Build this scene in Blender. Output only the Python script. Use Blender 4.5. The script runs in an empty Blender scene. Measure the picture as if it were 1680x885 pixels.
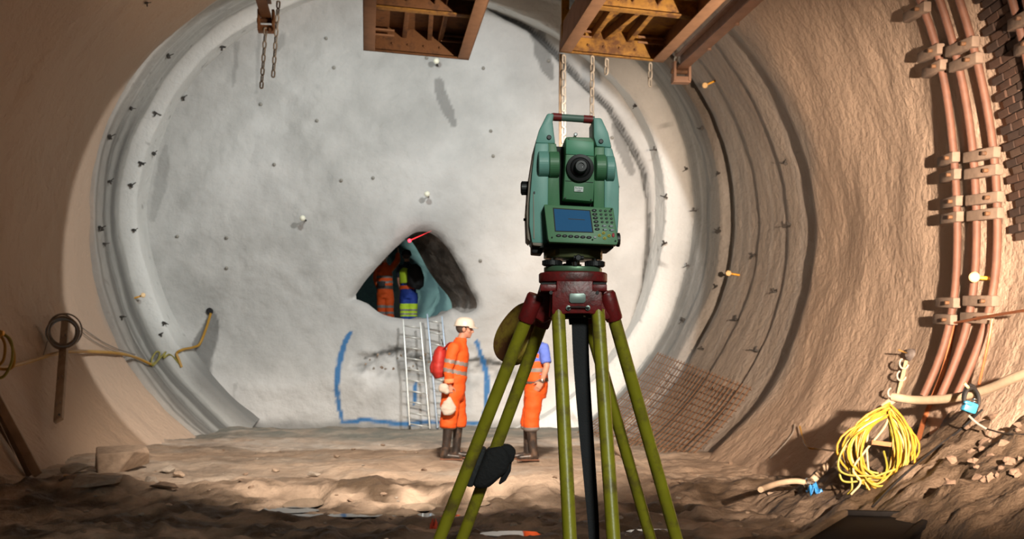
import bpy, bmesh, math, random
import numpy as np
from mathutils import Vector, Matrix

C = bpy.context.scene.collection
SC = bpy.context.scene

# ------------------------------------------------------------------ camera
FPX = 1801.0            # focal length in pixels of the 1680 x 885 frame
PX0, PY0 = 840.0, 590.0 # principal point (horizon row)
CAMZ = 1.317
cam_d = bpy.data.cameras.new('camera')
cam_d.sensor_width = 36.0
cam_d.lens = 36.0 * FPX / 1680.0
cam_d.shift_y = (PY0 - 442.5) / 1680.0
cam_d.clip_start = 0.05
cam_d.clip_end = 200
cam_d.dof.use_dof = True
cam_d.dof.focus_distance = 2.78
cam_d.dof.aperture_fstop = 11.0
cam = bpy.data.objects.new('camera', cam_d)
cam.location = (0, 0, CAMZ)
cam.rotation_euler = (math.radians(90), 0, 0)
C.objects.link(cam)
SC.camera = cam

# ------------------------------------------------------------------ world
w = bpy.data.worlds.new('world')
SC.world = w
w.use_nodes = True
w.node_tree.nodes['Background'].inputs[0].default_value = (0.75, 0.78, 0.72, 1)
w.node_tree.nodes['Background'].inputs[1].default_value = 0.06

# ------------------------------------------------------------------ lamps
def aim(o, target):
    d = Vector(target) - o.location
    o.rotation_euler = d.to_track_quat('-Z', 'Y').to_euler()

def spot(name, loc, target, energy, color, size_deg, blend, radius):
    l = bpy.data.lights.new(name, 'SPOT')
    l.energy = energy; l.color = color
    l.spot_size = math.radians(size_deg); l.spot_blend = blend
    l.shadow_soft_size = radius
    o = bpy.data.objects.new(name, l)
    o.location = loc
    C.objects.link(o)
    aim(o, target)
    return o

COOL = (0.93, 1.0, 0.98)
WARM = (1.0, 0.72, 0.50)
spot('flood_light_face', (1.6, 12.8, 6.5), (-2.6, 22, 2.2), 2050, (1.0, 0.97, 0.93), 72, 0.04, 0.08)
spot('flood_light_crown', (-1.9, 14.4, 6.8), (-2.5, 22, 3.2), 1150, COOL, 82, 0.6, 0.10)
spot('flood_light_floor', (0.0, 6.5, 4.9), (-1.5, 14.2, 0.2), 5600, (1.0, 0.82, 0.66), 50, 0.6, 0.25)
spot('lamp_right_wall', (2.4, 2.0, 1.8), (3.8, 11.0, 1.95), 14000, (1.0, 0.75, 0.56), 42, 0.8, 0.06)
spot('fill_platforms', (3.3, 6.0, 1.6), (0.75, 9.6, 4.5), 1900, WARM, 36, 0.7, 0.06)  # added fill spot that brightens the platform undersides
spot('lamp_gallery', (-4.8, 26.0, 3.9), (-1.7, 28.0, 3.3), 440, (0.62, 1.0, 0.96), 68, 0.8, 0.1)
spot('fill_behind_camera', (1.6, -3.6, 4.6), (0.3, 3.2, 1.1), 1150, (0.95, 1.0, 0.92), 34, 0.5, 0.5)  # unseen fill added to brighten the front of the instrument

SC.view_settings.view_transform = 'Standard'
SC.view_settings.look = 'None'
SC.view_settings.exposure = 0.0
SC.view_settings.gamma = 1.0
SC.view_settings.use_curve_mapping = False

# ------------------------------------------------------------------ helpers
R = random.Random(7)

def P(px, py, Y):
    return Vector(((px - PX0) * Y / FPX, Y, CAMZ + (PY0 - py) * Y / FPX))

def _hash(ix, iy, iz, seed):
    h = (ix.astype(np.int64) * 374761393 + iy.astype(np.int64) * 668265263 + iz.astype(np.int64) * 2147483647 + seed * 1274126177) & 0xffffffff
    h = ((h ^ (h >> 13)) * 1274126177) & 0xffffffff
    h = (h ^ (h >> 16)) & 0xffffffff
    return h.astype(np.float64) / 4294967295.0 * 2 - 1

def vnoise(x, y, z, seed=0):
    x = np.asarray(x, float); y = np.asarray(y, float) + 0 * x; z = np.asarray(z, float) + 0 * x
    ix, iy, iz = np.floor(x), np.floor(y), np.floor(z)
    fx, fy, fz = x - ix, y - iy, z - iz
    fx = fx * fx * (3 - 2 * fx); fy = fy * fy * (3 - 2 * fy); fz = fz * fz * (3 - 2 * fz)
    r = 0
    for a in (0, 1):
        for b in (0, 1):
            for c in (0, 1):
                wgt = (fx if a else 1 - fx) * (fy if b else 1 - fy) * (fz if c else 1 - fz)
                r = r + wgt * _hash(ix + a, iy + b, iz + c, seed)
    return r

def fbm(x, y, z, seed=0, octv=3):
    s = 0; amp = 1.0; t = 0
    for k in range(octv):
        f = 2.03 ** k
        s = s + amp * vnoise(x * f, y * f, z * f, seed + k)
        t += amp; amp *= 0.5
    return s / t * 1.3

def sstep(a, b, x):
    t = np.clip((x - a) / (b - a), 0, 1)
    return t * t * (3 - 2 * t)

# ---- materials
def nodes_of(m):
    m.use_nodes = True
    nt = m.node_tree
    return nt, nt.nodes['Principled BSDF']

def mat(name, col, rough=0.6, metal=0.0, var=0.12, scale=20.0, bump=0.0, bscale=80.0, dirt=None, dirt_amt=0.5, dirt_scale=9.0, emit=None, estr=0.0, spec=None):
    m = bpy.data.materials.new(name)
    nt, b = nodes_of(m)
    tc = nt.nodes.new('ShaderNodeTexCoord')
    n = nt.nodes.new('ShaderNodeTexNoise'); n.inputs['Scale'].default_value = scale; n.inputs['Detail'].default_value = 5
    nt.links.new(tc.outputs['Object'], n.inputs['Vector'])
    r = nt.nodes.new('ShaderNodeMapRange')
    r.inputs[1].default_value = 0.3; r.inputs[2].default_value = 0.7
    r.inputs[3].default_value = 1 - var; r.inputs[4].default_value = 1 + var
    nt.links.new(n.outputs['Fac'], r.inputs[0])
    mx = nt.nodes.new('ShaderNodeVectorMath'); mx.operation = 'SCALE'
    mx.inputs[0].default_value = col[:3]
    nt.links.new(r.outputs[0], mx.inputs['Scale'])
    out = mx.outputs[0]
    if dirt:
        n2 = nt.nodes.new('ShaderNodeTexNoise'); n2.inputs['Scale'].default_value = dirt_scale; n2.inputs['Detail'].default_value = 8
        n2.inputs['Roughness'].default_value = 0.7
        nt.links.new(tc.outputs['Object'], n2.inputs['Vector'])
        r2 = nt.nodes.new('ShaderNodeMapRange'); r2.inputs[1].default_value = 0.62 - 0.3 * dirt_amt; r2.inputs[2].default_value = 0.72 - 0.2 * dirt_amt
        nt.links.new(n2.outputs['Fac'], r2.inputs[0])
        mm = nt.nodes.new('ShaderNodeMix'); mm.data_type = 'RGBA'
        nt.links.new(r2.outputs[0], mm.inputs['Factor'])
        nt.links.new(out, mm.inputs[6]); mm.inputs[7].default_value = (*dirt, 1)
        out = mm.outputs[2]
    nt.links.new(out, b.inputs['Base Color'])
    b.inputs['Roughness'].default_value = rough
    b.inputs['Metallic'].default_value = metal
    if spec is not None: b.inputs['Specular IOR Level'].default_value = spec
    if emit:
        b.inputs['Emission Color'].default_value = (*emit, 1); b.inputs['Emission Strength'].default_value = estr
    if bump:
        n3 = nt.nodes.new('ShaderNodeTexNoise'); n3.inputs['Scale'].default_value = bscale; n3.inputs['Detail'].default_value = 4
        nt.links.new(tc.outputs['Object'], n3.inputs['Vector'])
        bp = nt.nodes.new('ShaderNodeBump'); bp.inputs['Strength'].default_value = bump; bp.inputs['Distance'].default_value = 0.01
        nt.links.new(n3.outputs['Fac'], bp.inputs['Height'])
        nt.links.new(bp.outputs[0], b.inputs['Normal'])
    return m

def attr_mat(name, base, wet, pale, extra, rough=0.85, bump=0.5, bscale=18.0, fine=70.0, dist=0.03, speck=0.1):
    """Rough mineral surface: colour attribute r = wet / dark / painted shade, g = pale lime / painted light, b = extra colour."""
    m = bpy.data.materials.new(name)
    nt, b = nodes_of(m)
    tc = nt.nodes.new('ShaderNodeTexCoord')
    at = nt.nodes.new('ShaderNodeVertexColor'); at.layer_name = 'tint'
    sp = nt.nodes.new('ShaderNodeSeparateColor'); nt.links.new(at.outputs['Color'], sp.inputs[0])
    n = nt.nodes.new('ShaderNodeTexNoise'); n.inputs['Scale'].default_value = 2.2; n.inputs['Detail'].default_value = 9; n.inputs['Roughness'].default_value = 0.65
    nt.links.new(tc.outputs['Object'], n.inputs['Vector'])
    r = nt.nodes.new('ShaderNodeMapRange'); r.inputs[1].default_value = 0.3; r.inputs[2].default_value = 0.7
    r.inputs[3].default_value = 1 - speck; r.inputs[4].default_value = 1 + speck
    nt.links.new(n.outputs['Fac'], r.inputs[0])
    sc = nt.nodes.new('ShaderNodeVectorMath'); sc.operation = 'SCALE'; sc.inputs[0].default_value = base
    nt.links.new(r.outputs[0], sc.inputs['Scale'])
    out = sc.outputs[0]
    for k, c in ((1, pale), (0, wet), (2, extra)):
        mm = nt.nodes.new('ShaderNodeMix'); mm.data_type = 'RGBA'
        nt.links.new(sp.outputs[k], mm.inputs['Factor'])
        nt.links.new(out, mm.inputs[6]); mm.inputs[7].default_value = (*c, 1)
        out = mm.outputs[2]
    nt.links.new(out, b.inputs['Base Color'])
    rr = nt.nodes.new('ShaderNodeMapRange'); rr.inputs[3].default_value = rough; rr.inputs[4].default_value = rough - 0.3
    nt.links.new(sp.outputs[0], rr.inputs[0]); nt.links.new(rr.outputs[0], b.inputs['Roughness'])
    b.inputs['Specular IOR Level'].default_value = 0.3
    n3 = nt.nodes.new('ShaderNodeTexNoise'); n3.inputs['Scale'].default_value = bscale; n3.inputs['Detail'].default_value = 6; n3.inputs['Roughness'].default_value = 0.6
    nt.links.new(tc.outputs['Object'], n3.inputs['Vector'])
    bp = nt.nodes.new('ShaderNodeBump'); bp.inputs['Strength'].default_value = bump; bp.inputs['Distance'].default_value = dist
    nt.links.new(n3.outputs['Fac'], bp.inputs['Height'])
    n4 = nt.nodes.new('ShaderNodeTexNoise'); n4.inputs['Scale'].default_value = fine; n4.inputs['Detail'].default_value = 2
    nt.links.new(tc.outputs['Object'], n4.inputs['Vector'])
    bp2 = nt.nodes.new('ShaderNodeBump'); bp2.inputs['Strength'].default_value = bump * 0.6; bp2.inputs['Distance'].default_value = 0.008
    nt.links.new(n4.outputs['Fac'], bp2.inputs['Height']); nt.links.new(bp.outputs[0], bp2.inputs['Normal'])
    nt.links.new(bp2.outputs[0], b.inputs['Normal'])
    return m

# ---- object creation
def tag(o, label=None, cat=None, group=None, kind=None):
    if label: o['label'] = label
    if cat: o['category'] = cat
    if group: o['group'] = group
    if kind: o['kind'] = kind
    return o

def empty(name, loc, label=None, cat=None, group=None):
    o = bpy.data.objects.new(name, None)
    o.empty_display_size = 0.1
    o.location = loc
    C.objects.link(o)
    return tag(o, label, cat, group)

def link_mesh(name, me, material=None, parent=None):
    o = bpy.data.objects.new(name, me)
    C.objects.link(o)
    if parent: o.parent = parent
    if material and not me.materials: me.materials.append(material)
    return o

def copy_tree(o, parent=None):
    c = o.copy(); C.objects.link(c); c.parent = parent
    for ch in list(o.children): copy_tree(ch, c)
    return c

def grid_mesh(name, V, nu, nv, close_u=False):
    """V: (nu*nv,3) array ordered u-major; quads."""
    idx = np.arange(nu * nv).reshape(nu, nv)
    a = idx[:-1, :-1].ravel(); b = idx[1:, :-1].ravel(); c = idx[1:, 1:].ravel(); d = idx[:-1, 1:].ravel()
    return np.stack([a, b, c, d], 1)

def np_mesh(name, V, F, tint=None, smooth=True):
    me = bpy.data.meshes.new(name)
    n = len(V); f = len(F); k = F.shape[1]
    me.vertices.add(n); me.vertices.foreach_set('co', np.asarray(V, np.float32).ravel())
    me.loops.add(f * k); me.loops.foreach_set('vertex_index', F.astype(np.int32).ravel())
    me.polygons.add(f); me.polygons.foreach_set('loop_start', (np.arange(f) * k).astype(np.int32))
    me.polygons.foreach_set('use_smooth', np.full(f, smooth))
    me.update(calc_edges=True); me.validate()
    if tint is not None:
        ca = me.color_attributes.new('tint', 'FLOAT_COLOR', 'POINT')
        t = np.ones((n, 4), np.float32); t[:, :3] = np.clip(tint, 0, 1)
        ca.data.foreach_set('color', t.ravel())
    return me

def frame_axes(t, ref=None):
    t = t.normalized()
    if ref is None or abs(t.dot(ref)) > 0.95:
        ref = Vector((0, 0, 1)) if abs(t.z) < 0.9 else Vector((0, 1, 0))
    u = (ref - t * ref.dot(t)).normalized()
    v = t.cross(u).normalized()
    return u, v

def smooth_path(pts, n=8):
    pts = [Vector(p) for p in pts]
    if len(pts) < 3: return pts
    out = []
    q = [pts[0] * 2 - pts[1]] + pts + [pts[-1] * 2 - pts[-2]]
    for i in range(1, len(q) - 2):
        p0, p1, p2, p3 = q[i - 1], q[i], q[i + 1], q[i + 2]
        for k in range(n):
            t = k / n
            out.append(0.5 * ((2 * p1) + (p2 - p0) * t + (2 * p0 - 5 * p1 + 4 * p2 - p3) * t * t + (-p0 + 3 * p1 - 3 * p2 + p3) * t ** 3))
    out.append(pts[-1])
    return out

class MB:
    """collects shapes into ONE mesh"""
    def __init__(s): s.v = []; s.f = []; s.sm = []
    def add(s, vs, fs, smooth=False):
        o = len(s.v); s.v += [Vector(v) for v in vs]; s.f += [tuple(i + o for i in f) for f in fs]; s.sm += [smooth] * len(fs); return s
    def box(s, c, d, M=None):
        c = Vector(c); h = Vector(d) / 2
        vs = [Vector((x * h.x, y * h.y, z * h.z)) for x in (-1, 1) for y in (-1, 1) for z in (-1, 1)]
        if M is not None: vs = [M @ v for v in vs]
        vs = [v + c for v in vs]
        return s.add(vs, [(0, 1, 3, 2), (4, 6, 7, 5), (0, 4, 5, 1), (2, 3, 7, 6), (0, 2, 6, 4), (1, 5, 7, 3)])
    def beam(s, a, b, wd, ht, ref=None):
        a = Vector(a); b = Vector(b); u, v = frame_axes(b - a, ref)
        vs = []
        for p in (a, b):
            for sx, sy in ((-1, -1), (1, -1), (1, 1), (-1, 1)):
                vs.append(p + v * (sx * wd / 2) + u * (sy * ht / 2))
        return s.add(vs, [(0, 1, 2, 3), (7, 6, 5, 4), (0, 4, 5, 1), (1, 5, 6, 2), (2, 6, 7, 3), (3, 7, 4, 0)])
    def tube(s, pts, r, sides=8, cap=True, ref=None):
        pts = [Vector(p) for p in pts]; n = len(pts)
        rr = r if isinstance(r, (list, tuple)) else [r] * n
        vs = []; u = None
        for i, p in enumerate(pts):
            t = (pts[min(i + 1, n - 1)] - pts[max(i - 1, 0)])
            if t.length < 1e-9: t = Vector((0, 0, 1))
            if u is None: u, v = frame_axes(t, ref)
            else:
                t = t.normalized(); u = u - t * u.dot(t)
                if u.length < 1e-6: u, v = frame_axes(t, ref)
                u = u.normalized(); v = t.cross(u)
            ra = rr[i]
            ru, rv = ra if isinstance(ra, (list, tuple)) else (ra, ra)
            for k in range(sides):
                a = 2 * math.pi * k / sides
                vs.append(p + u * (math.cos(a) * ru) + v * (math.sin(a) * rv))
        fs = []
        for i in range(n - 1):
            for k in range(sides):
                k2 = (k + 1) % sides
                fs.append((i * sides + k, i * sides + k2, (i + 1) * sides + k2, (i + 1) * sides + k))
        s.add(vs, fs, True)
        if cap:
            o = len(s.v) - len(vs)
            s.f += [tuple(o + k for k in reversed(range(sides))), tuple(o + (n - 1) * sides + k for k in range(sides))]; s.sm += [False, False]
        return s
    def cyl(s, a, b, r, sides=20, r2=None):
        return s.tube([a, b], [r, r if r2 is None else r2], sides)
    def sphere(s, c, r, M=None, seg=14, rings=9):
        c = Vector(c); r = r if isinstance(r, (list, tuple, Vector)) else (r, r, r)
        vs = [Vector((0, 0, -r[2]))]
        for i in range(1, rings):
            ph = -math.pi / 2 + math.pi * i / rings
            for k in range(seg):
                th = 2 * math.pi * k / seg
                vs.append(Vector((r[0] * math.cos(ph) * math.cos(th), r[1] * math.cos(ph) * math.sin(th), r[2] * math.sin(ph))))
        vs.append(Vector((0, 0, r[2])))
        if M is not None: vs = [M @ v for v in vs]
        vs = [v + c for v in vs]
        fs = [(0, 1 + (k + 1) % seg, 1 + k) for k in range(seg)]
        for i in range(rings - 2):
            for k in range(seg):
                a = 1 + i * seg + k; b = 1 + i * seg + (k + 1) % seg
                fs.append((a, b, b + seg, a + seg))
        t = len(vs) - 1; o = 1 + (rings - 2) * seg
        fs += [(o + k, o + (k + 1) % seg, t) for k in range(seg)]
        return s.add(vs, fs, True)
    def lathe(s, c, axis, prof, sides=28):
        """prof: [(offset along axis, radius)]"""
        c = Vector(c); axis = Vector(axis).normalized(); u, v = frame_axes(axis)
        vs = []
        for h, r in prof:
            for k in range(sides):
                a = 2 * math.pi * k / sides
                vs.append(c + axis * h + u * (math.cos(a) * r) + v * (math.sin(a) * r))
        fs = []
        for i in range(len(prof) - 1):
            for k in range(sides):
                k2 = (k + 1) % sides
                fs.append((i * sides + k, i * sides + k2, (i + 1) * sides + k2, (i + 1) * sides + k))
        fs += [tuple(reversed(range(sides))), tuple((len(prof) - 1) * sides + k for k in range(sides))]
        return s.add(vs, fs, False)
    def prism(s, front, back):
        """two matching closed outlines"""
        n = len(front); vs = [Vector(p) for p in front] + [Vector(p) for p in back]
        fs = [tuple(range(n)), tuple(reversed(range(n, 2 * n)))]
        for i in range(n):
            j = (i + 1) % n
            fs.append((i, n + i, n + j, j))
        return s.add(vs, fs)
    def build(s, name, material, parent=None, bevel=0.0, seg=2, origin=None, autosm=35):
        me = bpy.data.meshes.new(name)
        o = Vector(origin) if origin is not None else (parent.matrix_world.translation * 0 + world_loc(parent) if parent else None)
        vs = [v - o for v in s.v] if o is not None else s.v
        me.from_pydata([tuple(v) for v in vs], [], s.f)
        me.polygons.foreach_set('use_smooth', s.sm)
        bm = bmesh.new(); bm.from_mesh(me)
        bmesh.ops.recalc_face_normals(bm, faces=bm.faces)
        if bevel:
            eds = [e for e in bm.edges if len(e.link_faces) == 2 and e.calc_face_angle(0) > 0.5]
            bmesh.ops.bevel(bm, geom=eds, offset=bevel, segments=seg, profile=0.5, affect='EDGES', clamp_overlap=True)
            for f in bm.faces: f.smooth = True
        for e in bm.edges:
            if len(e.link_faces) == 2 and e.calc_face_angle(0) > math.radians(autosm): e.smooth = False
        bm.to_mesh(me); bm.free()
        ob = link_mesh(name, me, material, parent)
        if origin is not None and not parent: ob.location = origin
        return ob

def world_loc(o):
    p = Vector((0, 0, 0))
    while o is not None:
        p = p + Vector(o.location); o = o.parent
    return p
# ------------------------------------------------------------------ tunnel shape
YK = [-8.0, 9.5, 14.5, 22.0, 26.0]
def tun(Y):
    f = lambda a: np.interp(Y, YK, a)
    return (f([-1.1, -1.1, -1.5, -2.16, -2.4]), f([2.32, 2.32, 3.0, 4.31, 4.9]),
            f([5.5, 5.5, 5.5, 5.19, 5.1]), f([5.4, 5.4, 5.45, 5.4, 5.3]),
            f([5.8, 5.8, 4.6, 4.6, 4.6]), f([3.7, 3.7, 4.5, 5.1, 5.2]))

FACE_Y = 22.0
def ring_offset(Y, ct, st, fine=True):
    """radial offset (m, outward) of the sprayed lining"""
    wav = 0.16 * fbm(ct * 2.6, st * 2.6, 0 * ct + 3.3, 11, 3)
    Yw = Y + wav
    lft = sstep(0.25, -0.45, ct)
    ya = 14.48 + 4.1 * lft
    d = 0.16 * sstep(ya - 0.06 - 0.1 * (1 - lft), ya + 0.07 + 0.45 * (1 - lft), Yw)
    fr = np.mod(Yw - 14.6, 1.35) / 1.35
    saw = 0.085 * (sstep(0, 0.12, fr) * (1 - fr))
    d = d + saw * sstep(14.9, 15.1, Yw) * (1 - sstep(18.2, 18.4, Yw)) * (1 - lft)
    d = d + (0.16 * sstep(18.55, 18.65, Yw) - 0.18 * sstep(19.12, 19.2, Yw)) * (1 - 0.5 * lft)
    d = d + 0.06 * sstep(19.9, 20.0, Yw)
    d = d - (0.50 - 0.22 * lft) * sstep(21.18, 21.34, Y + 0.6 * wav) 
    far = sstep(9.5, 14.5, Y)
    d = d + 0.09 * fbm(ct * 2.0, st * 2.0, Y * 0.33, 21, 2)
    d = d + (0.055 * fbm(ct * 1.3, st * 1.3, Y * 1.1, 5, 3)) * (1 - 0.5 * far)
    if fine:
        d = d + 0.017 * fbm(ct * 12, st * 12, Y * 2.8, 31, 3)
    return d

def wall_hit(px, py, inset=0.0, y0=5.0, y1=22.0):
    """first point where the sight line through a pixel meets the lining, the floor or the face"""
    Y = np.arange(y0, y1, 0.01)
    x = (px - PX0) * Y / FPX; z = CAMZ + (PY0 - py) * Y / FPX
    xc, zc, aL, aR, bU, bL = tun(Y)
    a = np.where(x < xc, aL, aR); b = np.where(z < zc, bL, bU)
    ct = (x - xc) / a; st = (z - zc) / b
    n = np.maximum(np.hypot(ct, st), 1e-6)
    d = ring_offset(Y, ct / n, st / n)
    e = np.hypot((x - xc) / (a + d - inset), (z - zc) / (b + d - inset))
    hit = e > 1
    hit |= z < floor_z(x, Y) + inset * 0.5
    k = np.argmax(hit) if hit.any() else len(Y) - 1
    if not hit.any():
        yf = FACE_Y
        for _ in range(4):
            yf = float(face_y(np.array([(px - PX0) * yf / FPX]), np.array([CAMZ + (PY0 - py) * yf / FPX]))[0]) - inset
        return P(px, py, yf)
    return Vector((x[k], Y[k], z[k]))

def wall_point(Y, z, right=True, inset=0.0):
    Ya = np.array([float(Y)])
    xc, zc, aL, aR, bU, bL = (float(q[0]) for q in tun(Ya))
    b0 = bU if z > zc else bL
    st = max(-0.99, min(0.99, (z - zc) / b0)); ct = math.sqrt(1 - st * st) * (1 if right else -1)
    d = float(ring_offset(Ya, np.array([ct]), np.array([st]))[0]) - inset
    a = (aR if right else aL) + d; b = b0 + d
    st = max(-0.99, min(0.99, (z - zc) / b)); ct = math.sqrt(1 - st * st) * (1 if right else -1)
    return Vector((xc + a * ct, Y, z))

# ------------------------------------------------------------------ floor shape
PUDDLES = [(500, 826, 0.17, 0.35), (465, 838, 0.28, 0.16), (692, 832, 0.17, 0.26), (712, 846, 0.2, 0.12), (560, 846, 0.5, 0.09), (780, 826, 0.12, 0.2), (818, 818, 0.14, 0.2), (840, 876, 0.22, 0.12), (1090, 842, 0.22, 0.14), (1085, 872, 0.25, 0.1)]
def puddle_pos(px, py):
    Y = (CAMZ + 0.112) * FPX / (py - PY0)
    return (px - PX0) * Y / FPX, Y
PUD = [(*puddle_pos(a, b), rx, ry) for a, b, rx, ry in PUDDLES]

def floor_z(x, Y):
    x = np.asarray(x, float); Y = np.asarray(Y, float)
    z = 0.055 * fbm(x * 0.9, Y * 0.9, 0 * x, 41, 3)
    near = 1 - sstep(11.0, 13.0, Y)
    z = z + (0.03 + 0.03 * near) * fbm(x * 3.4, Y * 3.4, 0 * x + 2, 47, 3) + (0.010 + 0.018 * near) * fbm(x * 13, Y * 11, 0 * x + 4, 53, 2)
    z = z - 0.07 * sstep(20.2, 21.9, Y) * (0.7 + 0.5 * fbm(x * 1.7, Y * 1.7, 0 * x, 59, 3))
    z = z - 0.10 * sstep(11.6, 10.6, Y) + 0.0
    # rut bank between the light haul road and the dark mud
    z = z + 0.07 * np.exp(-((Y - 11.6) / 0.5) ** 2) * (0.6 + 0.6 * fbm(x * 1.4, 0 * x, 0 * x, 61, 2))
    # mud piled against the right wall
    m = (1 - sstep(9.7, 11.6, Y + 0.5 * fbm(x * 1.2, Y, 0 * x, 67, 2)))
    z = z + m * np.clip((x - 2.35) * 0.66, 0, 1.35) * (1 + 0.12 * fbm(x * 2.5, Y * 2.5, 0 * x, 71, 3))
    z = z + m * sstep(2.4, 3.4, x) * 0.03 * fbm(x * 6, Y * 6, 0 * x, 73, 3)
    for cx, cy, rx, ry in PUD:
        q = np.hypot((x - cx) / (rx * 1.25), (Y - cy) / (ry * 1.25))
        wgt = np.exp(-q ** 4)
        z = z * (1 - wgt) + wgt * (-0.165)
    return z

PUD_Z = -0.112

# ------------------------------------------------------------------ polylines drawn on the face, in photograph pixels
def seg_dist(x, z, pts):
    """distance to a polyline given as (px,py[,width px]) on the face; returns distance in px and interpolated width"""
    s = FPX / FACE_Y
    px = PX0 + x * s; py = PY0 - (z - CAMZ) * s
    best = np.full(x.shape, 1e9); wd = np.ones(x.shape)
    for a, b in zip(pts[:-1], pts[1:]):
        ax, ay = a[0], a[1]; bx, by = b[0], b[1]
        wa = a[2] if len(a) > 2 else 4; wb = b[2] if len(b) > 2 else 4
        L2 = max((bx - ax) ** 2 + (by - ay) ** 2, 1e-6)
        t = np.clip(((px - ax) * (bx - ax) + (py - ay) * (by - ay)) / L2, 0, 1)
        d = np.hypot(px - ax - t * (bx - ax), py - ay - t * (by - ay))
        wv = wa + (wb - wa) * t
        better = d / wv < best
        best = np.where(better, d / wv, best); wd = np.where(better, wv, wd)
    return best, wd

def poly_sd(px, py, poly):
    """signed distance in px to a polygon, positive inside"""
    inside = np.zeros(px.shape, bool); dist = np.full(px.shape, 1e9)
    cx = np.zeros(px.shape); cy = np.zeros(px.shape)
    n = len(poly)
    for i in range(n):
        ax, ay = poly[i]; bx, by = poly[(i + 1) % n]
        c = ((ay > py) != (by > py)) & (px < (bx - ax) * (py - ay) / (by - ay + 1e-12) + ax)
        inside ^= c
        L2 = max((bx - ax) ** 2 + (by - ay) ** 2, 1e-9)
        t = np.clip(((px - ax) * (bx - ax) + (py - ay) * (by - ay)) / L2, 0, 1)
        qx = ax + t * (bx - ax); qy = ay + t * (by - ay)
        d = np.hypot(px - qx, py - qy)
        bt = d < dist
        dist = np.where(bt, d, dist); cx = np.where(bt, qx, cx); cy = np.where(bt, qy, cy)
    return np.where(inside, dist, -dist), cx, cy

def round_poly(pts, n=6):
    ps = smooth_path([(a, b, 0) for a, b in pts + pts[:1]], n)
    return [(p.x, p.y) for p in ps[:-1]]

HOLE = round_poly([(576, 489), (600, 457), (636, 418), (664, 391), (684, 379), (708, 382), (732, 404), (752, 437), (770, 472), (782, 498), (776, 510), (758, 513), (741, 506), (722, 517), (692, 523), (654, 522), (625, 515), (606, 502), (590, 493)], 8)
CRACK = [(806, 8, 5), (830, 22, 6), (868, 42, 6), (905, 76, 6), (950, 126, 5), (1000, 174, 5), (1032, 228, 6), (1056, 276, 6), (1064, 330, 3), (1066, 400, 5), (1060, 470, 6), (1040, 545, 6), (1018, 590, 3)]
BREAK = [(600, 588, 2), (622, 580, 5), (640, 575, 7), (660, 578, 9), (690, 588, 8), (720, 590, 4), (770, 592, 5), (790, 590, 7), (812, 596, 3), (840, 600, 2)]
BLUE = [[(575, 545, 4), (566, 562, 5), (560, 585, 6), (557, 612, 6), (555, 640, 5), (559, 668, 4), (564, 691, 3)],
        [(563, 692, 3), (584, 692, 4), (596, 688, 4), (640, 692, 4), (668, 695, 5), (700, 692, 3), (730, 693, 3), (760, 694, 4), (792, 693, 4)],
        [(782, 562, 4), (790, 585, 4), (797, 610, 5), (800, 630, 5), (797, 655, 4), (794, 685, 3)],
        [(684, 628, 3), (683, 645, 4), (682, 662, 3)]]
WET = [[(720, 132, 9), (722, 148, 11), (728, 165, 12), (736, 185, 10), (745, 203, 6)],
       [(884, 58, 14), (890, 85, 15), (897, 105, 13), (905, 124, 6)],
       [(270, 238, 4), (268, 262, 10), (262, 300, 12), (254, 335, 9), (250, 360, 5)],
       [(386, 70, 5), (384, 100, 4), (380, 140, 3)], [(424, 55, 4), (418, 150, 3)], [(462, 55, 5), (458, 70, 8), (452, 80, 5)],
       [(388, 632, 3), (385, 660, 2)], [(690, 350, 3), (692, 372, 5), (680, 380, 5)], [(1010, 205, 8), (1020, 240, 12), (1036, 280, 8)]]
WEDGE = [(342, 510), (351, 514), (357, 535), (355, 558), (349, 572), (348, 612), (342, 640), (338, 655), (360, 680), (384, 705), (410, 728), (380, 735), (330, 690), (290, 610), (298, 588), (315, 560)]  # wet stain above; its lower tail paints in the shade by the collar

def face_y(x, z):
    s = FPX / FACE_Y
    px = PX0 + x * s; py = PY0 - (z - CAMZ) * s
    y = FACE_Y + 0.20 * fbm(x * 0.42, z * 0.42, 0 * x + 1.7, 81, 2) + 0.05 * fbm(x * 1.3, z * 1.3, 0 * x + 7, 83, 2) + 0.022 * fbm(x * 4, z * 4, 0 * x, 85, 3)
    # undercut / broken ledge around the old bench line
    d, _ = seg_dist(x, z, [(p[0], p[1] + 14, 26) for p in BREAK])
    rough = np.exp(-d ** 2)
    y = y + rough * (0.10 + 0.13 * fbm(x * 5, z * 6, 0 * x, 87, 3))
    # lower bench bulges towards the viewer
    y = y - 0.28 * sstep(565, 640, py) * (0.7 + 0.3 * fbm(x * 0.8, z * 0.8, 0 * x, 89, 2))
    y = y - 0.10 * np.exp(-((px - 600) / 46.0) ** 2 - ((py - 612) / 34.0) ** 2)
    d, _ = seg_dist(x, z, CRACK)
    y = y + 0.24 * np.exp(-(d / 0.9) ** 2)
    sd, _, _ = poly_sd(px, py, HOLE)
    y = y + 0.22 * np.exp(-np.maximum(-sd, 0) / 7.0)
    return y

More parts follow.
